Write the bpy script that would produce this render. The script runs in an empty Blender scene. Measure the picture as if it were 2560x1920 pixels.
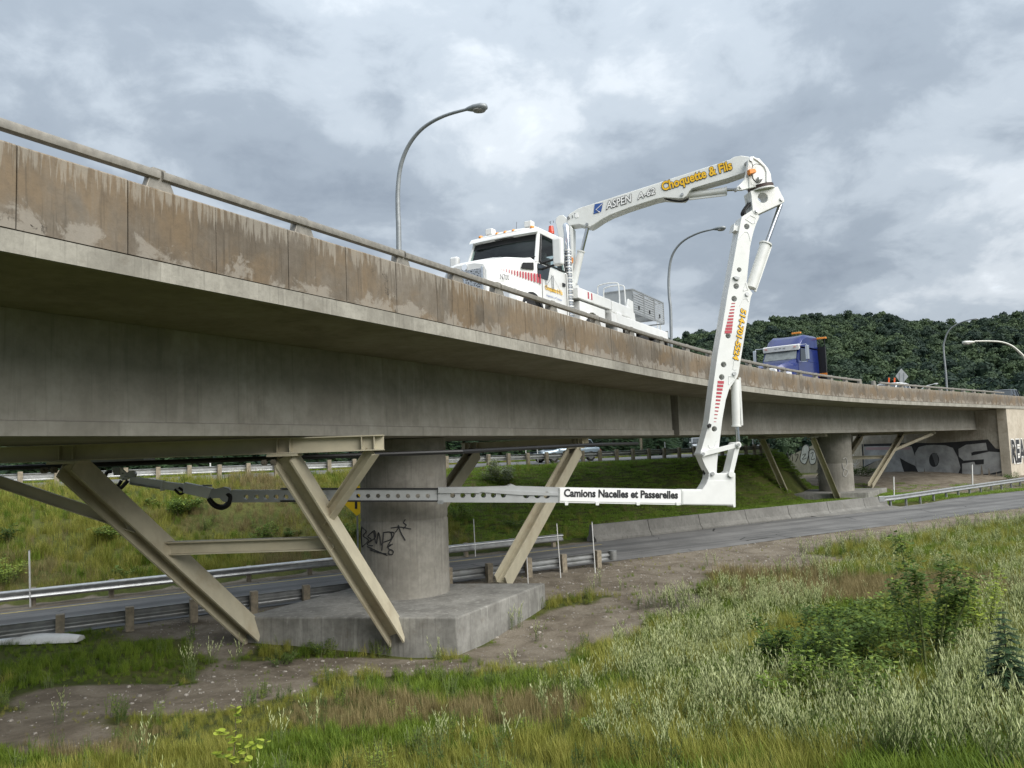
import bpy, bmesh, math, random
import numpy as np
from math import sin, cos, radians, pi, sqrt, atan2
from mathutils import Vector, Matrix
from mathutils.geometry import tessellate_polygon
random.seed(7); np.random.seed(7)
scene = bpy.context.scene
COL = scene.collection

# ---------------------------------------------------------------- camera
F, PITCH, ROLL = 1924.0, radians(4.95), radians(-2.0)      # photo is 2560 px wide
cam_d = bpy.data.cameras.new('camera'); cam = bpy.data.objects.new('camera', cam_d); COL.objects.link(cam)
cam_d.sensor_fit = 'HORIZONTAL'; cam_d.sensor_width = 36.0; cam_d.lens = 36.0 * F / 2560.0
cam_d.clip_start = 0.1; cam_d.clip_end = 9000
CAMR = Matrix.Rotation(pi/2 + PITCH, 3, 'X') @ Matrix.Rotation(ROLL, 3, 'Z')
cam.matrix_world = CAMR.to_4x4()
scene.camera = cam
# ---------------------------------------------------------------- light
SUN_AZ, SUN_EL = radians(134), radians(44)     # azimuth clockwise from +Y (view direction)
world = bpy.data.worlds.new('World'); scene.world = world; world.use_nodes = True
sd = bpy.data.lights.new('sun', 'SUN'); so = bpy.data.objects.new('sun', sd); COL.objects.link(so)
sd.energy = 2.0; sd.angle = radians(60); sd.color = (1.0, 0.965, 0.91)
_dir = Vector((sin(SUN_AZ)*cos(SUN_EL), cos(SUN_AZ)*cos(SUN_EL), sin(SUN_EL)))
so.rotation_euler = _dir.to_track_quat('Z', 'Y').to_euler()
vs = scene.view_settings
vs.view_transform = 'Standard'; vs.look = 'None'; vs.exposure = 1.42; vs.gamma = 1.0; vs.use_curve_mapping = False
def build_world():
    nt = world.node_tree; N = nt.nodes; L = nt.links; N.clear()
    out = N.new('ShaderNodeOutputWorld'); bg = N.new('ShaderNodeBackground'); bg.inputs[1].default_value = 0.1
    sky = N.new('ShaderNodeTexSky'); sky.sky_type = 'NISHITA'; sky.sun_disc = False
    sky.sun_elevation = SUN_EL; sky.sun_rotation = SUN_AZ; sky.air_density = 1.0; sky.dust_density = 2.0
    tc = N.new('ShaderNodeTexCoord'); sep = N.new('ShaderNodeSeparateXYZ'); L.new(tc.outputs['Generated'], sep.inputs[0])
    def math_(op, a, b=None, clamp=False):
        m = N.new('ShaderNodeMath'); m.operation = op; m.use_clamp = clamp
        for i, v in ((0, a), (1, b)):
            if v is None: continue
            if isinstance(v, (int, float)): m.inputs[i].default_value = v
            else: L.new(v, m.inputs[i])
        return m.outputs[0]
    zz = math_('ADD', math_('MAXIMUM', sep.outputs[2], 0.0), 0.38)
    cx = math_('DIVIDE', sep.outputs[0], zz); cy = math_('DIVIDE', sep.outputs[1], zz)
    comb = N.new('ShaderNodeCombineXYZ'); L.new(cx, comb.inputs[0]); L.new(cy, comb.inputs[1])
    def noise(scale, det, rough, dist, off):
        mp = N.new('ShaderNodeMapping'); mp.inputs['Location'].default_value = off; mp.inputs['Scale'].default_value = (1, 1, 1)
        L.new(comb.outputs[0], mp.inputs[0]); n = N.new('ShaderNodeTexNoise')
        n.inputs['Scale'].default_value = scale; n.inputs['Detail'].default_value = det
        n.inputs['Roughness'].default_value = rough; n.inputs['Distortion'].default_value = dist
        L.new(mp.outputs[0], n.inputs['Vector']); return n.outputs[0]
    def ramp(src, stops):
        r = N.new('ShaderNodeValToRGB'); L.new(src, r.inputs[0]); e = r.color_ramp.elements
        while len(e) > 1: e.remove(e[0])
        e[0].position, e[0].color = stops[0][0], (*stops[0][1], 1)
        for p, c in stops[1:]: e.new(p).color = (*c, 1)
        r.color_ramp.interpolation = 'EASE'
        return r.outputs[0]
    big = noise(1.15, 3, .5, .3, (3.1, 1.7, 0)); mid = noise(3.3, 7, .55, .3, (7.3, 2.2, 0)); fine = noise(10.0, 5, .6, .4, (1.1, 5.5, 0))
    f = math_('ADD', math_('ADD', math_('MULTIPLY', big, .50), math_('MULTIPLY', mid, .40)), math_('MULTIPLY', fine, .13))
    cloud = ramp(f, [(.39, (1.22, 1.46, 1.78)), (.47, (1.55, 1.82, 2.15)), (.54, (2.2, 2.5, 2.83)), (.60, (2.95, 3.22, 3.5)), (.68, (4.2, 4.45, 4.7))])
    # a few thin places where the blue shows
    gap = ramp(math_('ADD', math_('MULTIPLY', mid, .6), math_('MULTIPLY', big, .4)), [(.60, (0, 0, 0)), (.70, (.35, .35, .35))])
    mx = N.new('ShaderNodeMix'); mx.data_type = 'RGBA'
    L.new(gap, mx.inputs[0]); L.new(cloud, mx.inputs[6]); L.new(sky.outputs[0], mx.inputs[7])
    # cloud sheet brightened evenly from horizon to zenith, added to lift the ground light
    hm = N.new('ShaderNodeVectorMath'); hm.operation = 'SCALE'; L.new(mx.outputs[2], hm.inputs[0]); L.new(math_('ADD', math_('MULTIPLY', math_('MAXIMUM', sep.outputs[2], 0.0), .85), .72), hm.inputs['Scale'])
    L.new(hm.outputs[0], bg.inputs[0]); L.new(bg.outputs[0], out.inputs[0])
build_world()

# ---------------------------------------------------------------- pixel helpers (photo pixels, 2560 x 1920)
def ray(x, y): return CAMR @ Vector(((x-1280)/F, -(y-960)/F, -1.0))
CAMT = CAMR.transposed()
def proj(p):
    q = CAMT @ Vector(p); return 1280 + F*q.x/-q.z, 960 - F*q.y/-q.z
def onz(x, y, z): d = ray(x, y); return d*(z/d.z)
def atD(x, y, D): d = ray(x, y); return d*(D/d.y)
RT = np.array(CAMR.transposed())
def projn(X, Y, Z):
    q = RT @ np.stack([X.ravel(), Y.ravel(), Z.ravel()]); w = -q[2]
    w = np.where(w < .05, .05, w)
    return (1280 + F*q[0]/w).reshape(X.shape), (960 - F*q[1]/w).reshape(X.shape)
class VPlane:
    """vertical plane through two ground points; pixels are dropped onto it"""
    def __init__(s, a, b):
        s.a = Vector((a[0], a[1], 0)); d = Vector((b[0]-a[0], b[1]-a[1], 0)).normalized(); s.d = d
        s.n = Vector((d.y, -d.x, 0))
        if s.n.dot(s.a) > 0: s.n = -s.n          # faces the camera
    def at(s, x, y, off=0.0):
        r = ray(x, y); p0 = s.a + s.n*off
        return r*(p0.dot(s.n)/r.dot(s.n))

# ---------------------------------------------------------------- mesh helpers
def link(o, parent=None):
    COL.objects.link(o)
    if parent is not None: o.parent = parent
    return o
def tag(o, label=None, cat=None, group=None, kind=None):
    if label: o['label'] = label
    if cat: o['category'] = cat
    if group: o['group'] = group
    if kind: o['kind'] = kind
    return o
def empty(name, loc=(0, 0, 0), rz=0.0, label=None, cat=None, group=None):
    o = bpy.data.objects.new(name, None); o.empty_display_size = .2; COL.objects.link(o)
    o.matrix_basis = Matrix.Translation(Vector(loc)) @ Matrix.Rotation(rz, 4, 'Z')
    return tag(o, label, cat, group)
class MB:
    def __init__(s): s.v = []; s.f = []; s.m = []; s.cur = 0
    def add(s, vs, fs):
        b = len(s.v); s.v += [tuple(p) for p in vs]
        s.f += [tuple(b+i for i in f) for f in fs]; s.m += [s.cur]*len(fs); return s
    def box(s, c, size, M=None, taper=1.0):
        hx, hy, hz = size[0]/2, size[1]/2, size[2]/2; c = Vector(c)
        vs = []
        for z in (-1, 1):
            k = taper if z > 0 else 1.0
            for x, y in ((-1, -1), (1, -1), (1, 1), (-1, 1)):
                p = Vector((x*hx*k, y*hy*k, z*hz)); p = (M @ p if M is not None else p) + c; vs.append(p)
        return s.add(vs, [(3, 2, 1, 0), (4, 5, 6, 7), (0, 1, 5, 4), (1, 2, 6, 5), (2, 3, 7, 6), (3, 0, 4, 7)])
    def bb(s, x0, x1, y0, y1, z0, z1): return s.box(((x0+x1)/2, (y0+y1)/2, (z0+z1)/2), (abs(x1-x0), abs(y1-y0), abs(z1-z0)))
    def beam(s, p, q, w, h, up=(0, 0, 1)):
        p, q = Vector(p), Vector(q); d = q-p; M = frame(d, up)
        return s.box((p+q)/2, (w, h, d.length), M)
    def cyl(s, p, q, r0, r1=None, n=12, caps=True):
        p, q = Vector(p), Vector(q); r1 = r0 if r1 is None else r1; M = frame(q-p)
        vs = []
        for c, r in ((p, r0), (q, r1)):
            for i in range(n):
                a = 2*pi*i/n; vs.append(c + M @ Vector((r*cos(a), r*sin(a), 0)))
        fs = [(i, (i+1) % n, n+(i+1) % n, n+i) for i in range(n)]
        if caps: fs += [tuple(range(n-1, -1, -1)), tuple(range(n, 2*n))]
        return s.add(vs, fs)
    def tube(s, pts, r, n=8, r1=None):
        pts = [Vector(p) for p in pts]; k = len(pts); vs = []; M = None
        for i, p in enumerate(pts):
            d = (pts[min(i+1, k-1)] - pts[max(i-1, 0)])
            M2 = frame(d)
            if M is not None:                # keep rings from twisting
                x = M.col[0] - d.normalized()*M.col[0].dot(d.normalized())
                if x.length > 1e-5:
                    x.normalize(); y = d.normalized().cross(x); M2 = Matrix((x, y, d.normalized())).transposed()
            M = M2; rr = r if r1 is None else r + (r1-r)*i/(k-1)
            for j in range(n): vs.append(p + M @ Vector((rr*cos(2*pi*j/n), rr*sin(2*pi*j/n), 0)))
        fs = [(i*n+j, i*n+(j+1) % n, (i+1)*n+(j+1) % n, (i+1)*n+j) for i in range(k-1) for j in range(n)]
        fs += [tuple(range(n-1, -1, -1)), tuple(range((k-1)*n, k*n))]
        return s.add(vs, fs)
    def loft(s, rings, close=True, caps=True):
        n = len(rings[0]); vs = [p for r in rings for p in r]; fs = []
        for i in range(len(rings)-1):
            for j in range(n if close else n-1):
                fs.append((i*n+j, i*n+(j+1) % n, (i+1)*n+(j+1) % n, (i+1)*n+j))
        if caps: fs += [tuple(range(n-1, -1, -1)), tuple(range((len(rings)-1)*n, len(rings)*n))]
        return s.add(vs, fs)
    def prism(s, poly, back, holes=()):
        """poly / holes: lists of 3D points in one plane; back: extrusion vector"""
        loops = [[Vector(p) for p in poly]] + [[Vector(p) for p in h] for h in holes]
        flat = [p for l in loops for p in l]; n = len(flat); back = Vector(back)
        tris = tessellate_polygon(loops)
        fs = [tuple(t) for t in tris] + [tuple(n+i for i in reversed(t)) for t in tris]
        o = 0
        for l in loops:
            k = len(l); fs += [(o+i, o+(i+1) % k, n+o+(i+1) % k, n+o+i) for i in range(k)]; o += k
        return s.add(flat + [p+back for p in flat], fs)
    def ball(s, c, r, n=10, m=7, sx=1, sy=1, sz=1):
        c = Vector(c); rings = []
        for i in range(m+1):
            a = pi*i/m; rr = max(sin(a), .02)
            rings.append([c + Vector((r*sx*rr*cos(2*pi*j/n), r*sy*rr*sin(2*pi*j/n), -r*sz*cos(a))) for j in range(n)])
        return s.loft(rings)
    def build(s, name, mats, parent=None, smooth=0, bevel=0, label=None, inv=None, kind=None, fix=True):
        me = bpy.data.meshes.new(name)
        vs = s.v if inv is None else [tuple(inv @ Vector(p)) for p in s.v]
        me.from_pydata(vs, [], s.f)
        if not isinstance(mats, (list, tuple)): mats = [mats]
        for m in mats: me.materials.append(m)
        if any(s.m): me.polygons.foreach_set('material_index', s.m)
        if fix:
            bm = bmesh.new(); bm.from_mesh(me); bmesh.ops.recalc_face_normals(bm, faces=bm.faces); bm.to_mesh(me); bm.free()
        if smooth:
            me.shade_smooth()
            me.set_sharp_from_angle(angle=radians(smooth))
        o = bpy.data.objects.new(name, me); link(o, parent)
        if bevel:
            b = o.modifiers.new('bevel', 'BEVEL'); b.width = bevel; b.segments = 2; b.limit_method = 'ANGLE'; b.angle_limit = radians(40)
        if label: o['label'] = label
        if kind: o['kind'] = kind
        return o
def frame(d, up=(0, 0, 1)):
    z = Vector(d).normalized(); up = Vector(up)
    if abs(z.dot(up.normalized())) > .999: up = Vector((0, 1, 0))
    x = up.cross(z).normalized(); y = z.cross(x)
    return Matrix((x, y, z)).transposed()
def copy_tree(o, parent=None):
    c = o.copy(); COL.objects.link(c); c.parent = parent
    for ch in [k for k in o.children]: copy_tree(ch, c)
    return c
def circ(c, r, a, b, n=16): return [Vector(c) + a*(r*cos(2*pi*i/n)) + b*(r*sin(2*pi*i/n)) for i in range(n)]
def smooth_path(pts, k=6):
    pts = [Vector(p) for p in pts]; out = []
    for i in range(len(pts)-1):
        p0, p1, p2, p3 = pts[max(i-1, 0)], pts[i], pts[i+1], pts[min(i+2, len(pts)-1)]
        for j in range(k):
            t = j/k; out.append(.5*((2*p1) + (p2-p0)*t + (2*p0-5*p1+4*p2-p3)*t*t + (3*p1-p0-3*p2+p3)*t**3))
    out.append(pts[-1]); return out
_txt = {}
def text_geo(body, bold=0.0, shear=0.0, align='LEFT', space=1.0, fill=True):
    cu = bpy.data.curves.new('lettering', 'FONT'); cu.body = body; cu.size = 1.0; cu.offset = bold; cu.shear = shear
    cu.align_x = align; cu.space_character = space; cu.resolution_u = 3
    o = bpy.data.objects.new('lettering', cu); COL.objects.link(o)
    dg = bpy.context.evaluated_depsgraph_get(); me = bpy.data.meshes.new_from_object(o.evaluated_get(dg))
    vs = [v.co.copy() for v in me.vertices]; fs = [tuple(p.vertices) for p in me.polygons]
    bpy.data.objects.remove(o); bpy.data.meshes.remove(me); bpy.data.curves.remove(cu)
    return vs, fs
def text_on(name, body, o, a, b, mat, parent=None, inv=None, width=None, height=None, bold=0.0, shear=0.0, off=0.0, n=None, space=1.0, outline=None):
    """lay flat lettering with its lower left at o, along a, up b (unit vectors); scaled to width / cap height in metres; outline = (material, extra weight)"""
    vs, fs = text_geo(body, bold, shear, 'LEFT', space)
    if not vs: return None
    x0 = min(v.x for v in vs); x1 = max(v.x for v in vs); y0 = min(v.y for v in vs); y1 = max(v.y for v in vs)
    sx = width/(x1-x0) if width else (height/(y1-y0)); sy = height/(y1-y0) if height else sx
    n = n if n is not None else a.cross(b)
    if outline:
        v2, f2 = text_geo(body, bold+outline[1], shear, 'LEFT', space)
        m = MB(); m.add([Vector(o) + a*((v.x-x0)*sx) + b*((v.y-y0)*sy) + n*(off-.006) for v in v2], f2); m.build(name, outline[0], parent, inv=inv, fix=False)
    m = MB(); m.add([Vector(o) + a*((v.x-x0)*sx) + b*((v.y-y0)*sy) + n*off for v in vs], fs)
    return m.build(name, mat, parent, inv=inv, fix=False)

# ---------------------------------------------------------------- materials
MATS = {}
def new_mat(name):
    m = bpy.data.materials.new(name); m.use_nodes = True; nt = m.node_tree
    b = nt.nodes['Principled BSDF']; MATS[name] = m
    return m, nt, b
def nd(nt, t, **kw):
    n = nt.nodes.new(t)
    for k, v in kw.items(): setattr(n, k, v)
    return n
def tex_noise(nt, vec, scale, det=4, rough=.55, dist=0, stretch=None):
    if stretch is not None:
        mp = nd(nt, 'ShaderNodeMapping'); mp.inputs['Scale'].default_value = stretch; nt.links.new(vec, mp.inputs[0]); vec = mp.outputs[0]
    n = nd(nt, 'ShaderNodeTexNoise'); n.inputs['Scale'].default_value = scale; n.inputs['Detail'].default_value = det
    n.inputs['Roughness'].default_value = rough; n.inputs['Distortion'].default_value = dist
    nt.links.new(vec, n.inputs['Vector']); return n.outputs[0]
def ramp_f(nt, src, a, b, lo=0.0, hi=1.0):
    m = nd(nt, 'ShaderNodeMapRange'); m.interpolation_type = 'SMOOTHSTEP'
    for i, v in enumerate((a, b, lo, hi)): m.inputs[i+1].default_value = v
    nt.links.new(src, m.inputs[0]); return m.outputs[0]
def mixc(nt, fac, a, b, mode='MIX'):
    m = nd(nt, 'ShaderNodeMix', data_type='RGBA', blend_type=mode)
    for i, v in ((0, fac), (6, a), (7, b)):
        if isinstance(v, (int, float)): m.inputs[i].default_value = v
        elif isinstance(v, tuple): m.inputs[i].default_value = (*v, 1)
        else: nt.links.new(v, m.inputs[i])
    return m.outputs[2]
def mth(nt, op, a, b=None):
    m = nd(nt, 'ShaderNodeMath', operation=op)
    for i, v in ((0, a), (1, b)):
        if v is None: continue
        if isinstance(v, (int, float)): m.inputs[i].default_value = v
        else: nt.links.new(v, m.inputs[i])
    return m.outputs[0]
def bump(nt, b, h, strength=.3, dist=.02):
    n = nd(nt, 'ShaderNodeBump'); n.inputs['Strength'].default_value = strength; n.inputs['Distance'].default_value = dist
    nt.links.new(h, n.inputs['Height']); nt.links.new(n.outputs[0], b.inputs['Normal'])
def pos(nt): return nd(nt, 'ShaderNodeNewGeometry').outputs['Position']
def simple(name, col, rough=.6, metal=0.0, var=.0, scale=6.0, coat=0.0, bumps=0.0, dirt=None, spec=None):
    m, nt, b = new_mat(name); b.inputs['Roughness'].default_value = rough; b.inputs['Metallic'].default_value = metal
    b.inputs['Base Color'].default_value = (*col, 1)
    if coat: b.inputs['Coat Weight'].default_value = coat; b.inputs['Coat Roughness'].default_value = .08
    if spec is not None: b.inputs['Specular IOR Level'].default_value = spec
    if var or bumps or dirt:
        p = pos(nt); n = tex_noise(nt, p, scale, 5, .6); c = (*col,)
        if var: c = mixc(nt, ramp_f(nt, n, .3, .7), tuple(x*(1-var) for x in col), tuple(min(1, x*(1+var)) for x in col))
        if dirt:
            n2 = tex_noise(nt, p, scale*.35, 6, .65); c = mixc(nt, ramp_f(nt, n2, .48, .75, 0, dirt[1]), c, dirt[0])
        if var or dirt: nt.links.new(c, b.inputs['Base Color'])
        if bumps: bump(nt, b, n, bumps, .01)
    return m
def concrete(name, dark, light, streak=.5, stain=None, scale=1.0, bumps=.25, tint=.0, streak_dark=.0, form=0.0, warm=None):
    m, nt, b = new_mat(name); b.inputs['Roughness'].default_value = .88; b.inputs['Specular IOR Level'].default_value = .25
    p = pos(nt)
    n1 = tex_noise(nt, p, .9*scale, 6, .62, .4); n2 = tex_noise(nt, p, 7*scale, 6, .65)
    st = tex_noise(nt, p, 1.0*scale, 5, .6, .15, (5, 5, .45)); st2 = tex_noise(nt, p, 1.7*scale, 4, .6, .1, (9, 9, .35))
    c = mixc(nt, ramp_f(nt, n1, .32, .68), dark, light)
    if warm: c = mixc(nt, ramp_f(nt, tex_noise(nt, p, .55*scale, 5, .6, .5), .42, .62, 0, .85), c, warm)
    c = mixc(nt, ramp_f(nt, st, .52, .72, 0, streak), c, tuple(min(1, x*1.25) for x in light))
    if streak_dark: c = mixc(nt, ramp_f(nt, st2, .54, .70, 0, streak_dark), c, tuple(x*.42 for x in dark))
    if stain: c = mixc(nt, ramp_f(nt, tex_noise(nt, p, 1.3*scale, 6, .7, .6), .56, .72, 0, stain[1]), c, stain[0])
    c = mixc(nt, ramp_f(nt, n2, .35, .75, 0, .35), c, tuple(x*.62 for x in dark))
    if tint:
        oi = nd(nt, 'ShaderNodeObjectInfo'); c = mixc(nt, tint, c, mixc(nt, oi.outputs['Random'], tuple(x*.45 for x in dark), tuple(min(1, x*1.3) for x in light)))
    nt.links.new(c, b.inputs['Base Color'])
    bump(nt, b, mth(nt, 'ADD', n2, mth(nt, 'MULTIPLY', tex_noise(nt, p, 40, 3), .5)), bumps, .012)
    return m
def build_mats():
    mp_ = concrete('parapet', (.115, .094, .070), (.172, .150, .122), .35, ((.11, .078, .048), .65), 1.4, .35, .20, .45, warm=(.19, .135, .08))
    nt = mp_.node_tree; b = nt.nodes['Principled BSDF']; p = pos(nt); sep = nd(nt, 'ShaderNodeSeparateXYZ'); nt.links.new(p, sep.inputs[0])
    c0 = b.inputs['Base Color'].links[0].from_socket
    top = ramp_f(nt, sep.outputs[2], 2.72, 3.36, -.16, .17); bot = ramp_f(nt, sep.outputs[2], 3.0, 2.45, -.12, .13)
    drip = tex_noise(nt, p, 2.6, 5, .65, .1, (6, 6, .5)); blot = tex_noise(nt, p, 2.2, 7, .7, .5)
    c = mixc(nt, ramp_f(nt, mth(nt, 'ADD', drip, top), .57, .69, 0, .5), c0, (.32, .295, .25))
    c = mixc(nt, ramp_f(nt, mth(nt, 'ADD', blot, bot), .56, .66, 0, .55), c, (.31, .285, .245))
    sp = tex_noise(nt, p, 9, 7, .75, .8); c = mixc(nt, mth(nt, 'MULTIPLY', ramp_f(nt, sp, .56, .64), ramp_f(nt, tex_noise(nt, p, .9, 3), .56, .66)), c, (.05, .042, .034))
    nt.links.new(c, b.inputs['Base Color'])
    concrete('fascia', (.23, .217, .185), (.34, .325, .28), .5, ((.16, .14, .11), .5), 1.6, .3, 0, .35)
    concrete('soffit', (.21, .19, .14), (.29, .27, .21), .1, ((.11, .09, .06), .5), .8, .2)
    concrete('girder', (.235, .222, .19), (.32, .307, .268), .35, ((.17, .15, .12), .35), .7, .22, 0, .25)
    concrete('pier', (.20, .188, .162), (.30, .285, .25), .45, ((.20, .17, .13), .45), 1.0, .35, 0, .35)
    concrete('footing', (.16, .156, .142), (.27, .265, .243), .85, ((.16, .14, .11), .5), 1.3, .4, 0, .4)
    concrete('barrier', (.125, .122, .112), (.19, .186, .172), .35, ((.13, .12, .10), .5), 1.0, .3, .06, .4)
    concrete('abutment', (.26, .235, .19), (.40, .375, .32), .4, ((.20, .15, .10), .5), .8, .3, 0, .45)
    concrete('wing', (.40, .355, .28), (.52, .47, .385), .35, ((.25, .19, .13), .4), .7, .3, 0, .35)  # pale concrete, raised lighter than the front wall so it looks sunlit
    simple('joint', (.03, .027, .022), .95)
    simple('rail_metal', (.25, .235, .205), .55, .35, .18, 9, 0, .08, ((.16, .13, .10), .4))
    simple('galv', (.42, .43, .43), .42, .75, .12, 5, 0, .03, ((.25, .24, .22), .45))
    simple('galv_dark', (.30, .31, .31), .5, .6, .15, 4, 0, .03, ((.16, .15, .13), .5))
    simple("steel_cream", (.46, .42, .31), .5, 0, .07, 3, .1, .05, ((.26, .19, .11), .45))
    simple('steel_dark', (.10, .085, .06), .6, 0, .2, 5, 0, .05)
    simple('bolt', (.16, .14, .11), .5, .5, .2, 9)
    simple('wood', (.24, .205, .15), .85, 0, .25, 9, 0, .3, ((.12, .11, .085), .5))
    simple('lamp_grey', (.27, .29, .30), .5, .4, .1, 5)
    simple('lamp_light', (.52, .52, .47), .5, .3, .1, 5)
    simple('lamp_lens', (.30, .29, .27), .25)
    simple('white_paint', (.74, .745, .73), .32, 0, .03, 4, .35, 0, ((.55, .54, .50), .25))
    simple('white_boom', (.70, .71, .69), .42, 0, .04, 2.5, .15, 0, ((.46, .44, .39), .45))
    simple('grey_arm', (.40, .41, .41), .4, .25, .06, 4, 0, 0, ((.25, .25, .24), .4))
    simple('chrome', (.72, .73, .74), .12, 1.0)
    simple('rod', (.55, .56, .58), .14, 1.0)
    simple('black', (.012, .012, .013), .5)
    simple('rubber', (.018, .018, .019), .8, 0, .2, 14, 0, .1)
    simple('hose', (.010, .010, .010), .6)
    simple('yellow_print', (.80, .47, .02), .45)
    simple('red_print', (.42, .05, .07), .5)
    simple('blue_print', (.035, .09, .30), .45)
    simple('ink', (.015, .015, .017), .5)
    simple('white_print', (.80, .80, .79), .45)
    simple('orange', (.75, .24, .025), .4, 0, .1, 20)
    simple('amber', (.85, .30, .03), .25, 0, 0, 1, .5)
    simple('red_lens', (.55, .05, .015), .25, 0, 0, 1, .5)
    simple('blue_paint', (.006, .016, .115), .3, .1, .08, 3, .5)
    simple('car_silver', (.46, .49, .51), .3, .45, 0, 1, .6)
    simple('car_blue', (.26, .33, .38), .3, .4, 0, 1, .6)
    simple('car_black', (.022, .026, .03), .25, .1, 0, 1, .8)
    simple('car_white', (.72, .73, .73), .3, 0, 0, 1, .6)
    simple('glass_dark', (.015, .020, .022), .06, 0, 0, 1, .5)
    simple('interior', (.05, .05, .052), .8)
    simple('headlight', (.75, .76, .76), .1, .3, 0, 1, .8)
    simple('stake', (.66, .66, .64), .5, 0, .05, 8)
    simple('sign_back', (.50, .51, .51), .4, .6, .06, 3)
    simple('sign_yellow', (.85, .55, .01), .4)
    simple('sign_orange', (.85, .13, .03), .6)
    simple('flag_white', (.8, .8, .8), .7)
    simple('bark', (.09, .07, .05), .9, 0, .3, 10, 0, .4)
    m, nt, b = new_mat('glass'); tr = nd(nt, 'ShaderNodeBsdfTransparent'); tr.inputs[0].default_value = (.62, .74, .72, 1); gl = nd(nt, 'ShaderNodeBsdfGlossy'); gl.inputs['Roughness'].default_value = .03
    mx = nd(nt, 'ShaderNodeMixShader'); mx.inputs[0].default_value = .06
    nt.links.new(tr.outputs[0], mx.inputs[1]); nt.links.new(gl.outputs[0], mx.inputs[2]); nt.links.new(mx.outputs[0], nt.nodes['Material Output'].inputs[0])
    m, nt, b = new_mat('grille'); b.inputs['Metallic'].default_value = .8; b.inputs['Roughness'].default_value = .3
    p = pos(nt); ch = nd(nt, 'ShaderNodeTexVoronoi'); ch.inputs['Scale'].default_value = 26; nt.links.new(p, ch.inputs['Vector'])
    nt.links.new(mixc(nt, ramp_f(nt, ch.outputs['Distance'], .25, .5), (.02, .02, .022), (.55, .56, .57)), b.inputs['Base Color'])
build_mats()
M = MATS
# ================================================================ the setting: terrain and roads
RU = Vector((.857, .515, 0)).normalized(); RV = Vector((-RU.y, RU.x, 0))     # ramp direction / across it
def tv(t, v, z=0.0): return RU*t + RV*v + Vector((0, 0, z))
ZR = -4.10                                                                    # ramp surface
AB0 = Vector((43.2, 67.6, 0)); ABu = Vector((.740, .672, 0)); ABn = Vector((-.672, .740, 0))
def vnoise(X, Y, s, seed=0):
    x = X/s + seed*17.3; y = Y/s + seed*9.7; xi = np.floor(x); yi = np.floor(y); fx = x-xi; fy = y-yi
    fx = fx*fx*(3-2*fx); fy = fy*fy*(3-2*fy)
    def h(a, b):
        n = np.sin(a*127.1 + b*311.7 + seed*74.7)*43758.5453; return n-np.floor(n)
    return (h(xi, yi)*(1-fx)+h(xi+1, yi)*fx)*(1-fy) + (h(xi, yi+1)*(1-fx)+h(xi+1, yi+1)*fx)*fy
def fbm(X, Y, s, seed=0): return .5*vnoise(X, Y, s, seed)+.3*vnoise(X, Y, s/2.1, seed+1)+.2*vnoise(X, Y, s/4.3, seed+2)
def sstep(a, b, x): q = np.clip((x-a)/(b-a), 0, 1); return q*q*(3-2*q)
def vtop_of(t): return 38.2 + np.where(t < 40, 0, np.where(t < 53, .048*(t-40)**2, 8.11+(t-53)*1.25))
def wemb_of(t): return np.interp(t, [22, 30, 37], [9.2, 7.0, 4.0])
def height(X, Y, rough=True):
    t = X*RU.x + Y*RU.y; v = -X*RU.y + Y*RU.x
    z = np.interp(v, [-200, -8, 0, 5, 10, 14, 17, 20, 22.25, 22.9, 28.6, 29.2], [-1.2, -1.35, -1.75, -3.0, -3.75, -4.08, -4.22, -4.16, -4.07, -4.17, -4.16, -4.05])
    e = sstep(-1, 0, (v-vtop_of(t))/wemb_of(t))
    z = np.where(v > 28.6, -4.05 + e*3.17, z)
    z = z - .38*np.exp(-(((X+.2)/4.2)**2 + ((Y-17.6)/2.6)**2))
    if rough: z = z + np.where((v < 21.8) | ((v > 29) & (v < vtop_of(t)-.5)), (fbm(X, Y, 2.4, 3)-.5)*.30*sstep(1.5, 6, abs(v-25)-2), 0)
    # fill behind the abutment
    a = (X-AB0.x)*ABu.x + (Y-AB0.y)*ABu.y; o = (X-AB0.x)*ABn.x + (Y-AB0.y)*ABn.y
    front = np.where(o < 12.6, 0, (o-12.6)*.6)
    zf = 2.0 - np.maximum(0, o-10)/3.4 - np.maximum(0, np.abs(o-5)-5.2)*0
    near = sstep(40, 62, t)*sstep(60, 20, v-20)
    z = np.where((t > 46) & (v > 29), z + near*.75*sstep(30, 44, v), z)
    z = np.where((a > front+.45) & (o > .2) & (a < 300), np.maximum(z, zf), z)
    return z
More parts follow.
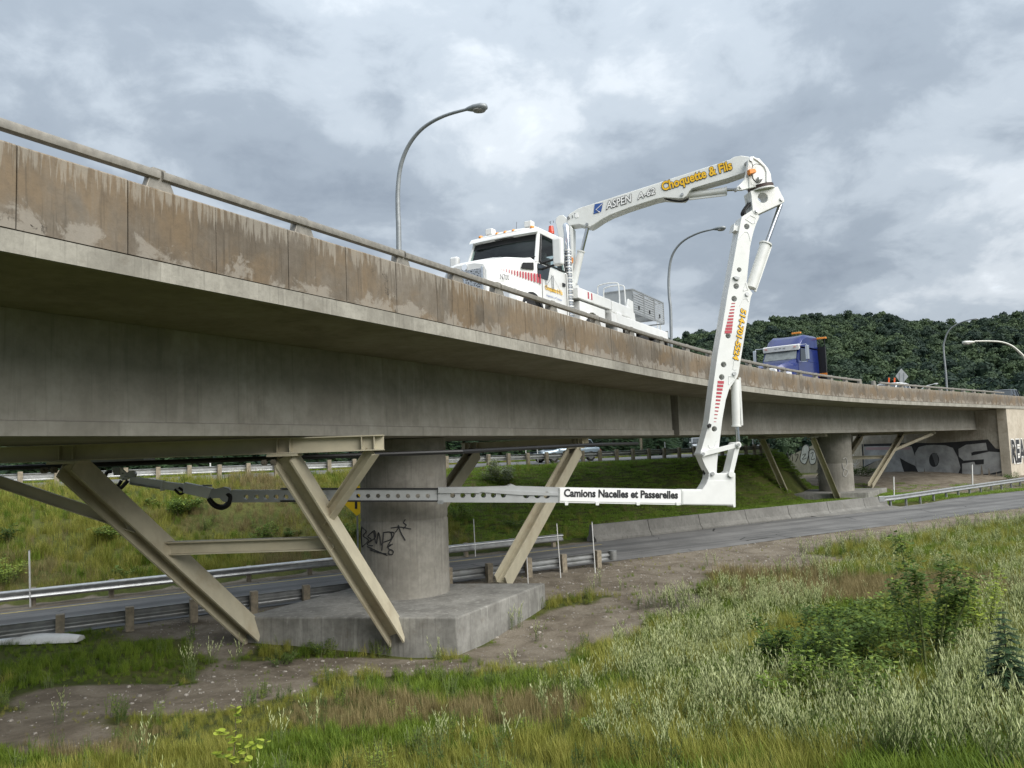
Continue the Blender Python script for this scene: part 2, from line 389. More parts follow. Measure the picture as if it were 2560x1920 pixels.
def dirt_mask(X, Y, Z):
    px, py = projn(X, Y, Z); t = X*RU.x + Y*RU.y; v = -X*RU.y + Y*RU.x
    d = np.zeros_like(X)
    for cx, cy, rx, ry, k in ((330, 1752, 380, 48, .85), (120, 1830, 260, 70, .6), (640, 1700, 190, 60, .7), (880, 1668, 420, 26, .9), (560, 1610, 110, 45, .85), (1290, 1640, 180, 40, .8),
                              (1480, 1560, 170, 60, .95), (1640, 1515, 190, 42, .95), (1560, 1450, 260, 48, 1.0), (1850, 1405, 330, 30, .9), (1350, 1590, 160, 50, .9)):
        d = np.maximum(d, k*np.clip(1.6-1.6*(((px-cx)/rx)**2+((py-cy)/ry)**2), 0, 1)*(Y > 2))
    d = np.maximum(d, sstep(-.6, .5, v-np.interp(t, [0, 14, 26, 60], [20.6, 18.2, 19.6, 19.8]))*(v < 22.6)*sstep(-1, 4, t)*1.0)
    d = np.maximum(d, (v > 26.5)*(v < 28.3)*.9)
    d = np.maximum(d, sstep(50, 56, t)*sstep(28, 31, v)*sstep(60, 45, v)*.9*(X > 24))
    n = fbm(X, Y, 1.6, 11)
    return np.clip(d*1.25 - (n-.35)*.9*(d < .98), 0, 1)
def build_ground():
    def axis(lo, hi, step, far):
        a = list(np.arange(lo, hi+step/2, step)); g = []; q = step
        x = hi
        while x < far: q *= 1.35; x += q; g.append(x)
        h = []; q = step; x = lo
        while x > -far: q *= 1.35; x -= q; h.append(x)
        return np.array(h[::-1]+a+g)
    xs = axis(-32, 62, .4, 4500); ys = axis(-6, 96, .4, 4500)
    X, Y = np.meshgrid(xs, ys); Z = height(X, Y)
    nx, ny = len(xs), len(ys)
    idx = np.arange(nx*ny).reshape(ny, nx)
    f = np.stack([idx[:-1, :-1], idx[:-1, 1:], idx[1:, 1:], idx[1:, :-1]], -1).reshape(-1, 4)
    me = bpy.data.meshes.new('ground'); me.from_pydata(np.stack([X, Y, Z], -1).reshape(-1, 3).tolist(), [], f.tolist())
    at = me.attributes.new('dirt', 'FLOAT', 'POINT'); at.data.foreach_set('value', dirt_mask(X, Y, Z).ravel().astype(np.float32))
    me.shade_smooth()
    m, nt, b = new_mat('ground'); p = pos(nt)
    b.inputs['Roughness'].default_value = .95; b.inputs['Specular IOR Level'].default_value = .1
    a = nd(nt, 'ShaderNodeAttribute', attribute_name='dirt')
    g = mixc(nt, ramp_f(nt, tex_noise(nt, p, .7, 6, .65), .35, .65), (.055, .072, .018), (.10, .105, .032))
    g = mixc(nt, ramp_f(nt, tex_noise(nt, p, 6, 5, .7), .4, .7, 0, .6), g, (.04, .042, .018))
    d = mixc(nt, ramp_f(nt, tex_noise(nt, p, 1.1, 6, .65, .6), .35, .65), (.125, .105, .08), (.215, .188, .148))
    d = mixc(nt, ramp_f(nt, tex_noise(nt, p, 14, 6, .75), .45, .75, 0, .6), d, (.10, .085, .066))
    fac = mth(nt, 'ADD', a.outputs['Fac'], mth(nt, 'MULTIPLY', mth(nt, 'SUBTRACT', tex_noise(nt, p, 3, 6, .7), .5), .5))
    nt.links.new(mixc(nt, ramp_f(nt, fac, .25, .6), g, d), b.inputs['Base Color'])
    bump(nt, b, mth(nt, 'ADD', tex_noise(nt, p, 9, 6, .7), mth(nt, 'MULTIPLY', tex_noise(nt, p, 60, 3, .7), .4)), .8, .05)
    me.materials.append(m); o = link(bpy.data.objects.new('ground', me)); o['kind'] = 'structure'
build_ground()
def asphalt(name, dark, light, tracks=None):
    m, nt, b = new_mat(name); p = pos(nt); b.inputs['Roughness'].default_value = .85; b.inputs['Specular IOR Level'].default_value = .3
    c = mixc(nt, ramp_f(nt, tex_noise(nt, p, .5, 5, .6), .35, .65), dark, light)
    c = mixc(nt, ramp_f(nt, tex_noise(nt, p, 90, 3, .7), .4, .75, 0, .5), c, tuple(x*1.6 for x in light))
    mp = nd(nt, 'ShaderNodeMapping'); mp.inputs['Rotation'].default_value = (0, 0, -atan2(RU.y, RU.x)); nt.links.new(p, mp.inputs[0])
    tr = tex_noise(nt, mp.outputs[0], 1.0, 4, .6, .2, (.05, 1.3, 1)); c = mixc(nt, ramp_f(nt, tr, .42, .62, 0, .6), c, tuple(x*.6 for x in dark))
    cr = nd(nt, 'ShaderNodeTexVoronoi', feature='DISTANCE_TO_EDGE'); cr.inputs['Scale'].default_value = .33; nt.links.new(p, cr.inputs['Vector'])
    nz = tex_noise(nt, p, .6, 3); crk = mth(nt, 'MULTIPLY', ramp_f(nt, cr.outputs['Distance'], .012, .004), ramp_f(nt, nz, .5, .6))
    c = mixc(nt, crk, c, (.012, .012, .012)); nt.links.new(c, b.inputs['Base Color'])
    bump(nt, b, tex_noise(nt, p, 120, 3, .7), .3, .006); return m
asphalt('asphalt', (.10, .10, .099), (.155, .154, .15))
asphalt('asphalt_pale', (.105, .108, .112), (.145, .147, .148))
asphalt('gravel', (.17, .145, .115), (.27, .235, .19))
def strip(name, mat, t0, t1, va, vb, za, zb=None, n=60, kind='structure'):
    zb = za if zb is None else zb; vs = []; fs = []
    for i in range(n+1):
        t = t0+(t1-t0)*i/n; a = va(t) if callable(va) else va; c = vb(t) if callable(vb) else vb
        vs += [tv(t, a, za), tv(t, c, zb)]
    for i in range(n): fs.append((2*i, 2*i+2, 2*i+3, 2*i+1))
    m = MB(); m.add(vs, fs); o = m.build(name, mat, None, fix=False); o['kind'] = kind
    return o
far_edge = lambda t: float(np.interp(t, [-60, 2, 30, 45, 62, 80, 130], [26.7, 26.7, 27.5, 27.6, 31.0, 34, 42]))
strip('ramp_road', M['asphalt'], -70, 140, lambda t: 22.25+.12*sin(t*.9)+.08*sin(t*2.3), far_edge, ZR+.03)
strip('road_edge_line', M['sign_yellow'], -70, 20, 26.35, 26.45, ZR+.036)
bpy.data.objects['road_edge_line'].data.materials[0] = simple('faded_yellow', (.42, .33, .10), .7, 0, .3, 3)
hv = lambda d: (lambda t: float(vtop_of(np.array(t)))+d)
strip('highway', M['asphalt_pale'], -160, 95, hv(.9), hv(9.0), -.85, -.80, 120)
strip('highway_shoulder', M['gravel'], -160, 95, hv(-.1), hv(1.3), -.905, -.862, 120)

# ================================================================ the overpass
HEAD0, HS0, HL, HD = 29.75, 18.0, 40.0, 18.0
def heading(s): return radians(HEAD0 + HD*min(max((s-HS0)/HL, 0), 1))
DS = .1
def _march():
    fw = [(0.0, -5.139, 7.6)]; x, y, s = -5.139, 7.6, 0.0
    while s < 175:
        h = heading(s+DS/2); x += sin(h)*DS; y += cos(h)*DS; s += DS; fw.append((s, x, y))
    h = heading(0); bw = [(-k*DS, -5.139-sin(h)*k*DS, 7.6-cos(h)*k*DS) for k in range(1, 241)]
    return np.array(bw[::-1]+fw)
CURVE = _march()
def bp(s, off, z=0.0):
    x = np.interp(s, CURVE[:, 0], CURVE[:, 1]); y = np.interp(s, CURVE[:, 0], CURVE[:, 2]); h = heading(s)
    return Vector((x - cos(h)*off, y + sin(h)*off, z))
def bdir(s): h = heading(s); return Vector((sin(h), cos(h), 0))
def bnor(s): h = heading(s); return Vector((-cos(h), sin(h), 0))
def s_at(px, off, z, lo=-10, hi=120):
    for _ in range(50):
        m = (lo+hi)/2
        if proj(bp(m, off, z))[0] < px: lo = m
        else: hi = m
    return (lo+hi)/2
ZT, ZJ, ZB, ZG, ZDK, WID = 3.35, 2.45, 2.20, .42, 2.47, 10.2
def sweep(mb, prof, s0, s1, ds=1.0):
    n = max(1, int(round((s1-s0)/ds))); rings = [[bp(s0+(s1-s0)*i/n, o, z) for o, z in prof] for i in range(n+1)]
    return mb.loft(rings)
S0, S1 = -16.0, 150.0
SH = s_at(1678, 2.6, 1.3); SE = s_at(2458, 2.6, 1.3)+3.5
bridge = empty('overpass', bp(0, 5, 0), 0, 'long weathered concrete overpass curving across the ramp with metal rail on its parapet', 'overpass')
BI = Matrix.Translation(-bp(0, 5, 0))
def bpart(mb, name, mat, **k): return mb.build(name, mat, bridge, inv=BI, **k)
m = MB(); sweep(m, [(.05, ZB), (.05, ZJ-.012), (.34, ZJ-.012), (.34, ZDK), (WID-.34, ZDK), (WID-.34, ZJ-.012), (WID-.05, ZJ-.012), (WID-.05, ZB), (7.6, ZB-.06), (2.6, ZB-.06)], S0, S1); bpart(m, 'deck_slab', M['soffit'])
m = MB(); sweep(m, [(-.02, ZB-.01), (-.02, ZJ-.02), (.047, ZJ-.02), (.047, ZB-.01)], S0, S1, .5); bpart(m, 'deck_edge', M['fascia'])
m = MB(); sweep(m, [(WID+.02, ZB-.01), (WID+.02, ZJ-.02), (WID-.047, ZJ-.02), (WID-.047, ZB-.01)], S0, S1); bpart(m, 'deck_edge', M['fascia'])
m = MB(); sweep(m, [(.36, ZDK+.006), (.36, ZDK+.14), (WID/2, ZDK+.22), (WID-.36, ZDK+.14), (WID-.36, ZDK+.006)], S0, S1); bpart(m, 'deck_pavement', M['asphalt'])
m = MB(); sweep(m, [(.05, ZJ-.01), (.05, ZT-.03), (.24, ZT-.03), (.24, ZJ-.01)], S0, S1, .5); bpart(m, 'parapet_core', M['joint'])
# parapet panels between the formwork joints
js = [.17, 1.41, 2.66, 3.93, 5.16, 6.43, 7.64, 8.16, 8.77, 9.29, 9.87, 11.07, 12.41, 13.1, 13.74, 15.17, 16.1, 16.63, 18.09, 19.4]
while js[-1] < 128: js.append(js[-1]+(1.25 if len(js) % 5 else .8))
js = [-2.3, -1.07] + js
js = [-2.3-1.25*k for k in range(9, 0, -1)] + js
for a, b in zip(js[:-1], js[1:]):
    m = MB(); g = .007; dz = random.uniform(-.006, .006); do = random.uniform(-.004, .006)
    prof = [(do, ZJ), (.012+do, ZT-.02+dz), (.03+do, ZT+dz), (.27, ZT+dz), (.29, ZT-.02+dz), (.30, ZDK+.016)]
    sweep(m, prof, a+g, b-g, .65); bpart(m, 'parapet_panel', M['parapet'])
m = MB(); sweep(m, [(WID, ZJ), (WID, ZT), (WID-.28, ZT), (WID-.30, ZDK+.016)], S0, S1); bpart(m, 'parapet', M['parapet'])
# girder: two lengths with the hinge gap between them
for a, b in ((S0, SH), (SH+.55, SE)):
    m = MB(); sweep(m, [(2.6, ZB-.064), (2.58, ZG+.22), (2.52, ZG+.2), (2.52, ZG), (7.68, ZG), (7.68, ZG+.2), (7.6, ZB-.064)], a, b, 1.5); bpart(m, 'girder', M['girder'])
m = MB(); sweep(m, [(2.95, ZB-.07), (2.95, ZG+.1), (7.3, ZG+.1), (7.3, ZB-.07)], SH+.004, SH+.546); bpart(m, 'hinge_block', M['joint'])
m = MB(); sweep(m, [(2.50, ZB-.07), (2.50, ZG-.015), (2.62, ZG-.015), (2.62, ZB-.07)], SH+.552, SH+.70, .3); bpart(m, 'hinge_plate', M['girder'])
m = MB(); sweep(m, [(2.47, ZB-.07), (2.47, ZG-.02), (2.62, ZG-.02), (2.62, ZB-.07)], SE+.004, SE+.09, .3); bpart(m, 'end_plate', M['galv_dark'])
# rail and rail posts
posts = [-13, -10.5, -8, -5.4, -3, -.55, 1.91, 4.36, 6.79, 8.55, 10.15, 12.78, 15.47, 18.1, 20.8, 23.4, 26.0]
while posts[-1] < 74.5: posts.append(posts[-1]+2.45)
brk0, brk1 = s_at(2150, .1, 3.5), s_at(2200, .1, 3.5)
def make_post():
    me_m = MB()
    # side plate: wide foot, leaning inner edge
    prof = [(-.20, 0), (.22, 0), (.075, .30), (-.10, .30)]
    me_m.prism([(x, -.055, z) for x, z in prof], (0, .11, 0)); me_m.prism([(x*.6+.0, .055, z) for x, z in prof], (0, .10, 0))
    return me_m
pm = None
for s in posts:
    if brk0 + .8 < s < brk1 - 3: continue
    P = bp(s, .17, ZT+.002) - bp(0, 5, 0); h = heading(s); ex = .0
    if pm is None:
        pm = make_post().build('rail_post', M['rail_metal'], bridge, bevel=.012)
        o = pm
    else: o = pm.copy(); COL.objects.link(o)
    o.matrix_basis = Matrix.Translation(P) @ Matrix.Rotation(-h+pi/2, 4, 'Z')
def rail(s0, s1, off, z=ZT+.215):
    m = MB(); n = int((s1-s0)/1.0)+1
    prof = [(off-.055, z-.05), (off-.065, z), (off-.055, z+.045), (off-.02, z+.062), (off+.03, z+.062), (off+.065, z+.03), (off+.065, z-.04), (off+.03, z-.062), (off-.02, z-.062)]
    rings = [[bp(s0+(s1-s0)*i/n, o, q) for o, q in prof] for i in range(n+1)]
    m.loft(rings); return bpart(m, 'rail', M['rail_metal'], smooth=40)
sp = [S0] + [p for p in posts if p > -8][1::2]
sp = [p for p in sp if p < brk0]
for a, b in zip(sp[:-1], sp[1:]): rail(a+.02, b-.02, .13)
rail(sp[-1]+.02, brk0, .13)
e2 = s_at(2510, .1, 3.5); rail(brk1, e2, .13)
m = MB(); sweep(m, [(WID-.22, ZT+.16), (WID-.22, ZT+.28), (WID-.10, ZT+.28), (WID-.10, ZT+.16)], S0, S1); bpart(m, 'rail', M['rail_metal'])

# ================================================================ piers with their steel support frames
def ibeam(mb, p, q, w, h, up=(0, 0, 1), tf=.03, tw=.025):
    """I section: flanges w wide, h deep"""
    p, q = Vector(p), Vector(q); Mx = frame(q-p, up); L = (q-p).length; c = (p+q)/2
    for sy in (-1, 1): mb.box(c + Mx @ Vector((0, sy*(h/2-tf/2), 0)), (w, tf, L), Mx)
    mb.box(c, (tw, h-2*tf-.002, L), Mx)
def make_pier(center, rz, zt, fl, fr, dep, zb, labels):
    """local frame: y along the bridge (away), x along the footing front; origin column centre at footing top"""
    root = empty('bridge_pier', (center[0], center[1], zt), rz, labels[0], 'pier')
    m = MB(); n = 40; H = ZG-.02-zt
    prof = [(1.18, -.05), (1.175, .02), (1.17, .6), (1.165, 1.9), (1.145, 1.93), (1.145, 1.97), (1.16, 2.0), (1.15, H*.99), (1.15, H)]
    m.loft([[Vector((r*cos(2*pi*i/n), r*sin(2*pi*i/n), z)) for i in range(n)] for r, z in prof]); m.build('column', M['pier'], root, smooth=35)
    m = MB(); b = 0
    poly = [(fl[0], fl[1]), (fr[0], fr[1]), (fr[0]+dep[0], fr[1]+dep[1]), (fl[0]+dep[0], fl[1]+dep[1])]
    m.prism([(x, y, 0) for x, y in poly], (0, 0, zb)); m.build('footing', M['footing'], root, bevel=.035)
    return root
# pier 1 footing corners in the world
fL, fR = Vector((-6.52, 18.35, 0)), Vector((-1.40, 17.48, 0)); dep = Vector((2.12, 4.05, 0)); C1 = Vector((-3.02, 20.95, 0))
pier1 = make_pier(C1, 0, -3.65, fL-C1, fR-C1, dep, -1.5, ['round concrete bridge pier with scrawled black tag on a broad sloping footing'])
def strut_frame(name, bases, tops, beam_ext, zb_beam, up_hint, label, origin, rz=0.0, knee=True, cross=.42, foot=.12):
    """two box-flanged struts from the footing to a needle beam under the girder"""
    root = empty(name, origin, rz, label, 'steel frame', 'steel strut frames propping the overpass')
    inv = root.matrix_basis.inverted()
    (b1, b2), (t1, t2) = bases, tops
    along = (t2-t1).normalized()
    for b, t in ((b1, t1), (b2, t2)):
        m = MB(); d = (t-b).normalized(); b0 = b - d*foot
        ibeam(m, b0, t, .50, .36, d.cross(along).cross(d) if False else along.cross(d).cross(d)*-1, .04, .03)
        m.build('strut', M['steel_cream'], root, inv=inv)
        m = MB(); m.box(t + Vector((0, 0, .03)), (.55, .5, .05)); m.build('cap_plate', M['steel_cream'], root, inv=inv)
        for k in (-1, 1):
            m = MB(); c = t + Vector((0, 0, -.10)) + along*(-.26) ; nn_ = Vector((along.y, -along.x, 0))
            if nn_.dot(t) > 0: nn_ = -nn_
            c = c + nn_*(.14+.0*k) + along*(k*.085); m.cyl(c, c+nn_*.09, .062, n=6); m.cyl(c+nn_*.09, c+nn_*.14, .03, n=8)
            m.build('bolt', M['bolt'], root, inv=inv)
    zb = zb_beam; p = t1 - along*beam_ext[0]; q = t2 + along*beam_ext[1]; p = Vector((p.x, p.y, zb+.15)); q = Vector((q.x, q.y, zb+.15))
    m = MB(); ibeam(m, p, q, .30, .30, (0, 0, 1), .022, .02)
    bm_ = m.build('needle_beam', M['steel_cream'], root, inv=inv)
    nn_ = Vector((along.y, -along.x, 0))
    if nn_.dot(t1) > 0: nn_ = -nn_
    for x in (t1-along*.12, t1+along*.12, t2-along*.12, t2+along*.12, p+along*.18, q-along*.18, q-along*.42):
        m = MB(); m.box(Vector((x.x, x.y, zb+.15)) + nn_*.075, (.016, .13, .252), Matrix((along, nn_, Vector((0, 0, 1)))).transposed()); m.build('stiffener', M['steel_cream'], root, inv=inv)
    c1, c2 = b1+(t1-b1)*abs(cross), b2+(t2-b2)*abs(cross)
    if cross > 0: m = MB(); ibeam(m, c1+along*.10, c2-along*.10, .24, .27, (0, 0, 1), .025, .02); m.build('cross_beam', M['steel_cream'], root, inv=inv)
    if knee:
        for b, t, e in ((b1, t1, p+along*.1), (b2, t2, q-along*.22)):
            m = MB(); k = b+(t-b)*(abs(cross)+.12); e2_ = Vector((e.x, e.y, zb-.01)); ibeam(m, k, e2_, .2, .22, (0, 0, 1), .02, .018); m.build('knee_brace', M['steel_cream'], root, inv=inv)
    return root
VF = VPlane(fL, fR)
b1 = VF.at(628, 1580); b2 = VF.at(988, 1582)
# tops hang along the bridge axis from the bases until they meet the pixel of the strut head
def head_from(b, px, py, sgn):
    u = bdir(0)*sgn; nn = Vector((-u.y, u.x, 0)); r = ray(px, py); k = b.dot(nn)/r.dot(nn); return r*k
t1 = head_from(b1, 172, 1152, -1); t2 = head_from(b2, 712, 1150, -1)
zavg = (t1.z+t2.z)/2; t1.z = t2.z = zavg
print('front strut', b1, b2, t1, t2, 'needle z', zavg)
strut_frame('strut_frame', (b1, b2), (t1, t2), (2.2, 1.9), zavg+.06, None, 'cream steel strut frame with cross beam bolted to the tagged pier footing', (fL+fR)/2 + Vector((0, 0, -3.65)), 0, True, .55)
fLb, fRb = fL+dep, fR+dep; al1 = (fR-fL).normalized()
b4 = onz(1258, 1450, -3.66); b3 = b4 - al1*(b2-b1).length
t4 = head_from(b4, 1440, 1122, 1); t3 = head_from(b3, 1215, 1122, 1); t3 = t4 + (t3-t4).normalized()*(t2-t1).length*.95
t3.z = t4.z
print('rear strut', b3, b4, t3, t4)
strut_frame('strut_frame', (b3, b4), (t3, t4), (.5, .45), t4.z+.06, None, 'cream steel strut pair behind the tagged round column', (fLb+fRb)/2 + Vector((0, 0, -3.65)), 0, False, -.5)
# pipes slung under the girder past the column
m = MB(); m.tube([Vector((t1.x-3, t1.y+.9, zavg-.03)), Vector((t2.x, t2.y+1.1, zavg-.02)), Vector((-1.2, 17.6, .02)), Vector((2.6, 23.2, .10)), Vector((4.4, 27.5, .10))], .05); 
tag(m.build('service_pipe', M['black']), 'thin black service pipe slung beneath the girder past the column', 'pipe')
# pier 2
ZF2 = -3.62
gL, gR = onz(1937, 1236, ZF2), onz(2171, 1231, ZF2); gL.z = gR.z = 0; dep2 = Vector((3.35, 4.35, 0)); C2 = (gL+gR+dep2)/2 + Vector((.35, .1, 0))
pier2 = make_pier(C2, 0, ZF2, gL-C2, gR-C2, dep2, -1.4, ['round concrete pier with pale scribbles standing behind the concrete road barrier'])
S2 = s_at(2086, 5.0, -3.6)
def head_from2(b, px, py, sgn):
    u = bdir(S2)*sgn; nn = Vector((-u.y, u.x, 0)); r = ray(px, py); return r*(b.dot(nn)/r.dot(nn))
VG = VPlane(gL, gR)
d1, d2 = VG.at(1974, 1253), VG.at(2096, 1250); h1, h2 = head_from2(d1, 1905, 1097, -1), head_from2(d2, 2032, 1098, -1); h1.z = h2.z = .16
print('pier2', gL, gR, C2, d1, d2, h1, h2)
strut_frame('strut_frame', (d1, d2), (h1, h2), (.9, .9), .22, None, 'cream steel struts leaning out over the concrete road barrier', (gL+gR)/2+Vector((0, 0, -3.65)), 0, False, -.5)
al2 = (gR-gL).normalized(); d4 = onz(2176, 1214, ZF2); d3 = d4 - al2*(d2-d1).length; h4 = head_from2(d4, 2254, 1090, 1); h3 = h4 + (d3-d4)*1.02; h4.z = h3.z = .16
print(d3, d4, h3, h4)
strut_frame('strut_frame', (d3, d4), (h3, h4), (.8, 2.6), .22, None, 'cream steel struts with knee brace in front of the big silver graffiti', (gL+gR)/2+dep2+Vector((0, 0, -3.65)), 0, True, .55)

# ================================================================ abutment
AD = Vector((-.672, .740, 0)).normalized()
abut = empty('abutment', (AB0.x, AB0.y, -3.6), 0, 'concrete bridge abutment covered in graffiti at the far end of the overpass', 'abutment')
ai = abut.matrix_basis.inverted()
A0 = AB0.copy(); A1 = AB0 + AD*12.6; bk = Vector((.740, .672, 0)).normalized()
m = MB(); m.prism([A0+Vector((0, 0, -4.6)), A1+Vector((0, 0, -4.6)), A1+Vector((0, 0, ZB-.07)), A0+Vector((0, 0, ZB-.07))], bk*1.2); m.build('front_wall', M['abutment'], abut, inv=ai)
W1 = A1 + Vector((-2.7, 13.5, 0))
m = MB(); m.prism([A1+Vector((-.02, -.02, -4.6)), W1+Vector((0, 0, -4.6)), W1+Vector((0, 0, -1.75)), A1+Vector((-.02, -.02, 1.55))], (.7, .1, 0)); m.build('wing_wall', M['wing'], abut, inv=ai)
sA = 77.9
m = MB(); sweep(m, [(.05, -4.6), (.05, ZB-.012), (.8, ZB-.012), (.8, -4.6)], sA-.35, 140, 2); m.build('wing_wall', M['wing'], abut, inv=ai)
# ================================================================ the inspection truck
# local frame: +x forward (towards the viewer along the bridge), +y driver side (to the near parapet), +z up, origin on the deck under the front bumper
T_OFF = 1.72; TS = 1.05
S_BUMP = s_at(1340, T_OFF-1.05, 4.63) - 1.78
hd = heading(S_BUMP)
ZD = ZDK+.175
Tm = Matrix.Translation(bp(S_BUMP, T_OFF, ZD)) @ Matrix.Rotation(atan2(-cos(hd), -sin(hd)), 4, 'Z') @ Matrix.Scale(TS, 4)
truck = empty('inspection_truck', (0, 0, 0), 0, 'white bridge inspection truck with folding boom reaching over the parapet and under the deck', 'truck')
truck.matrix_basis = Tm; TI = Tm.inverted()
def dbg(n, p): print('DBG', n, [round(c) for c in proj(Tm @ Vector(p))])
for n, p in (('roofFL', (-1.75, -.95, 2.95)), ('roofFR', (-1.75, .95, 2.95)), ('wsBR', (-1.35, 1.0, 2.02)), ('hoodfront', (-.25, .95, 1.75)), ('cabrear', (-3.4, 1.1, 2.0)), ('frontwheel', (-1.15, 1.1, .52))): dbg(n, p)
def W(mb, name, mat, parent=None, **k): return mb.build(name, mat, parent or truck, **k)
def ringx(x, pts): return [Vector((x, y, z)) for y, z in pts]
def sym(pts): return [(y, z) for y, z in pts] + [(-y, z) for y, z in reversed(pts)]
wp = M['white_paint']
# hood: lofted, narrow nose, crowned top
m = MB()
m.loft([ringx(-.10, sym([(.50, .62), (.56, 1.0), (.58, 1.57), (.50, 1.73), (.25, 1.79)])),
        ringx(-.30, sym([(.62, .60), (.66, 1.0), (.68, 1.69), (.58, 1.84), (.28, 1.89)])),
        ringx(-.85, sym([(.76, .70), (.78, 1.1), (.80, 1.87), (.68, 2.00), (.30, 2.05)])),
        ringx(-1.45, sym([(.94, .80), (.96, 1.3), (.96, 1.95), (.84, 2.08), (.36, 2.12)])),
        ringx(-1.64, sym([(1.0, .80), (1.02, 1.3), (1.02, 2.0), (.90, 2.12), (.40, 2.16)]))])
hood = W(m, 'hood', wp, smooth=35, bevel=.02)
m = MB(); m.loft([ringx(-.075, sym([(.40, .76), (.44, 1.06), (.47, 1.55), (.40, 1.63)])), ringx(-.115, sym([(.40, .76), (.44, 1.06), (.47, 1.55), (.40, 1.63)]))]); W(m, 'grille', M['grille'], hood)
for y0, y1 in ((-.50, -.455), (.455, .50), (-.025, .025)):
    m = MB(); m.bb(-.12, -.055, y0, y1, .80, 1.66); W(m, 'grille_bar', M['chrome'], hood)
m = MB(); m.cyl((-.10, 0, 1.70), (-.06, 0, 1.705), .075, n=14); W(m, 'emblem', M['chrome'], hood)
for sy in (-1, 1):
    # fender: arched shell over the wheel
    m = MB(); rings = []
    for k in range(15):
        a = radians(-8+196*k/14); R_ = .70; cx, cz = -1.12, .55
        x, z = cx+R_*cos(a), cz+R_*sin(a)*1.02
        x2, z2 = cx+(R_-.13)*cos(a), cz+(R_-.13)*sin(a)*1.02
        rings.append([Vector((x, sy*.62, z)), Vector((x, sy*1.06, z-.02)), Vector((x*.985+cx*.015, sy*1.17, z-.07)), Vector((x2, sy*1.18, z2)), Vector((x2, sy*.62, z2))])
    m.loft(rings); W(m, 'fender', wp, hood, smooth=40)
    m = MB(); rings = []
    for k in range(13):
        a = radians(-6+192*k/12); rings.append([Vector((-1.12+r*cos(a), sy*y, .55+r*sin(a)*1.02)) for r, y in ((.585, 1.175), (.585, 1.20), (.50, 1.195), (.50, 1.17))])
    m.loft(rings); W(m, 'fender_flare', M['black'], hood, smooth=40)
    m = MB(); m.loft([ringx(-.30, [(sy*.72, .86), (sy*1.02, .86), (sy*1.04, 1.10), (sy*.74, 1.14)]), ringx(-.50, [(sy*.74, .82), (sy*1.12, .82), (sy*1.12, 1.20), (sy*.76, 1.22)])]); W(m, 'headlight', M['headlight'], hood, bevel=.02)
    # nose fill between grille and lamp
    m = MB(); m.loft([ringx(-.28, [(sy*.60, .60), (sy*1.05, .62), (sy*1.05, .84), (sy*.62, .84)]), ringx(-.9, [(sy*.60, .60), (sy*1.16, .62), (sy*1.16, .9), (sy*.62, .9)])]); W(m, 'nose_panel', wp, hood, bevel=.03)
m = MB(); m.loft([ringx(.02, sym([(1.08, .42), (1.10, .70)])), ringx(-.26, sym([(1.2, .40), (1.2, .72)]))]); W(m, 'bumper', M['chrome'], None, bevel=.03)
# cab shell: side profile extruded in pieces so the windows are real openings
cab = MB()
HW = 1.06
def cab_ring(x, zb, zt, hw_t): return ringx(x, sym([(HW, zb), (HW+.01, 1.95), (hw_t+.01, zt-.10), (hw_t-.05, zt-.015), (.4, zt+.03)]))
# lower cab
m = MB(); m.loft([ringx(-1.63, sym([(HW-.03, .75), (HW-.02, 1.98)])), ringx(-1.80, sym([(HW, .62), (HW, 2.0)])), ringx(-3.32, sym([(HW, .62), (HW, 2.0)])), ringx(-3.38, sym([(HW-.03, .65), (HW-.03, 2.0)]))])
cab = W(m, 'cab', wp, smooth=30, bevel=.025)
# roof
m = MB(); m.loft([ringx(-1.93, sym([(.94, 2.78), (.95, 2.86), (.80, 2.93), (.3, 2.96)])), ringx(-2.1, sym([(.97, 2.78), (.98, 2.92), (.82, 3.01), (.3, 3.04)])), ringx(-3.2, sym([(.97, 2.78), (.98, 2.94), (.82, 3.03), (.3, 3.06)])), ringx(-3.36, sym([(.94, 2.78), (.94, 2.90), (.80, 2.97), (.3, 2.98)]))])
roof = W(m, 'roof', wp, cab, smooth=40, bevel=.02)
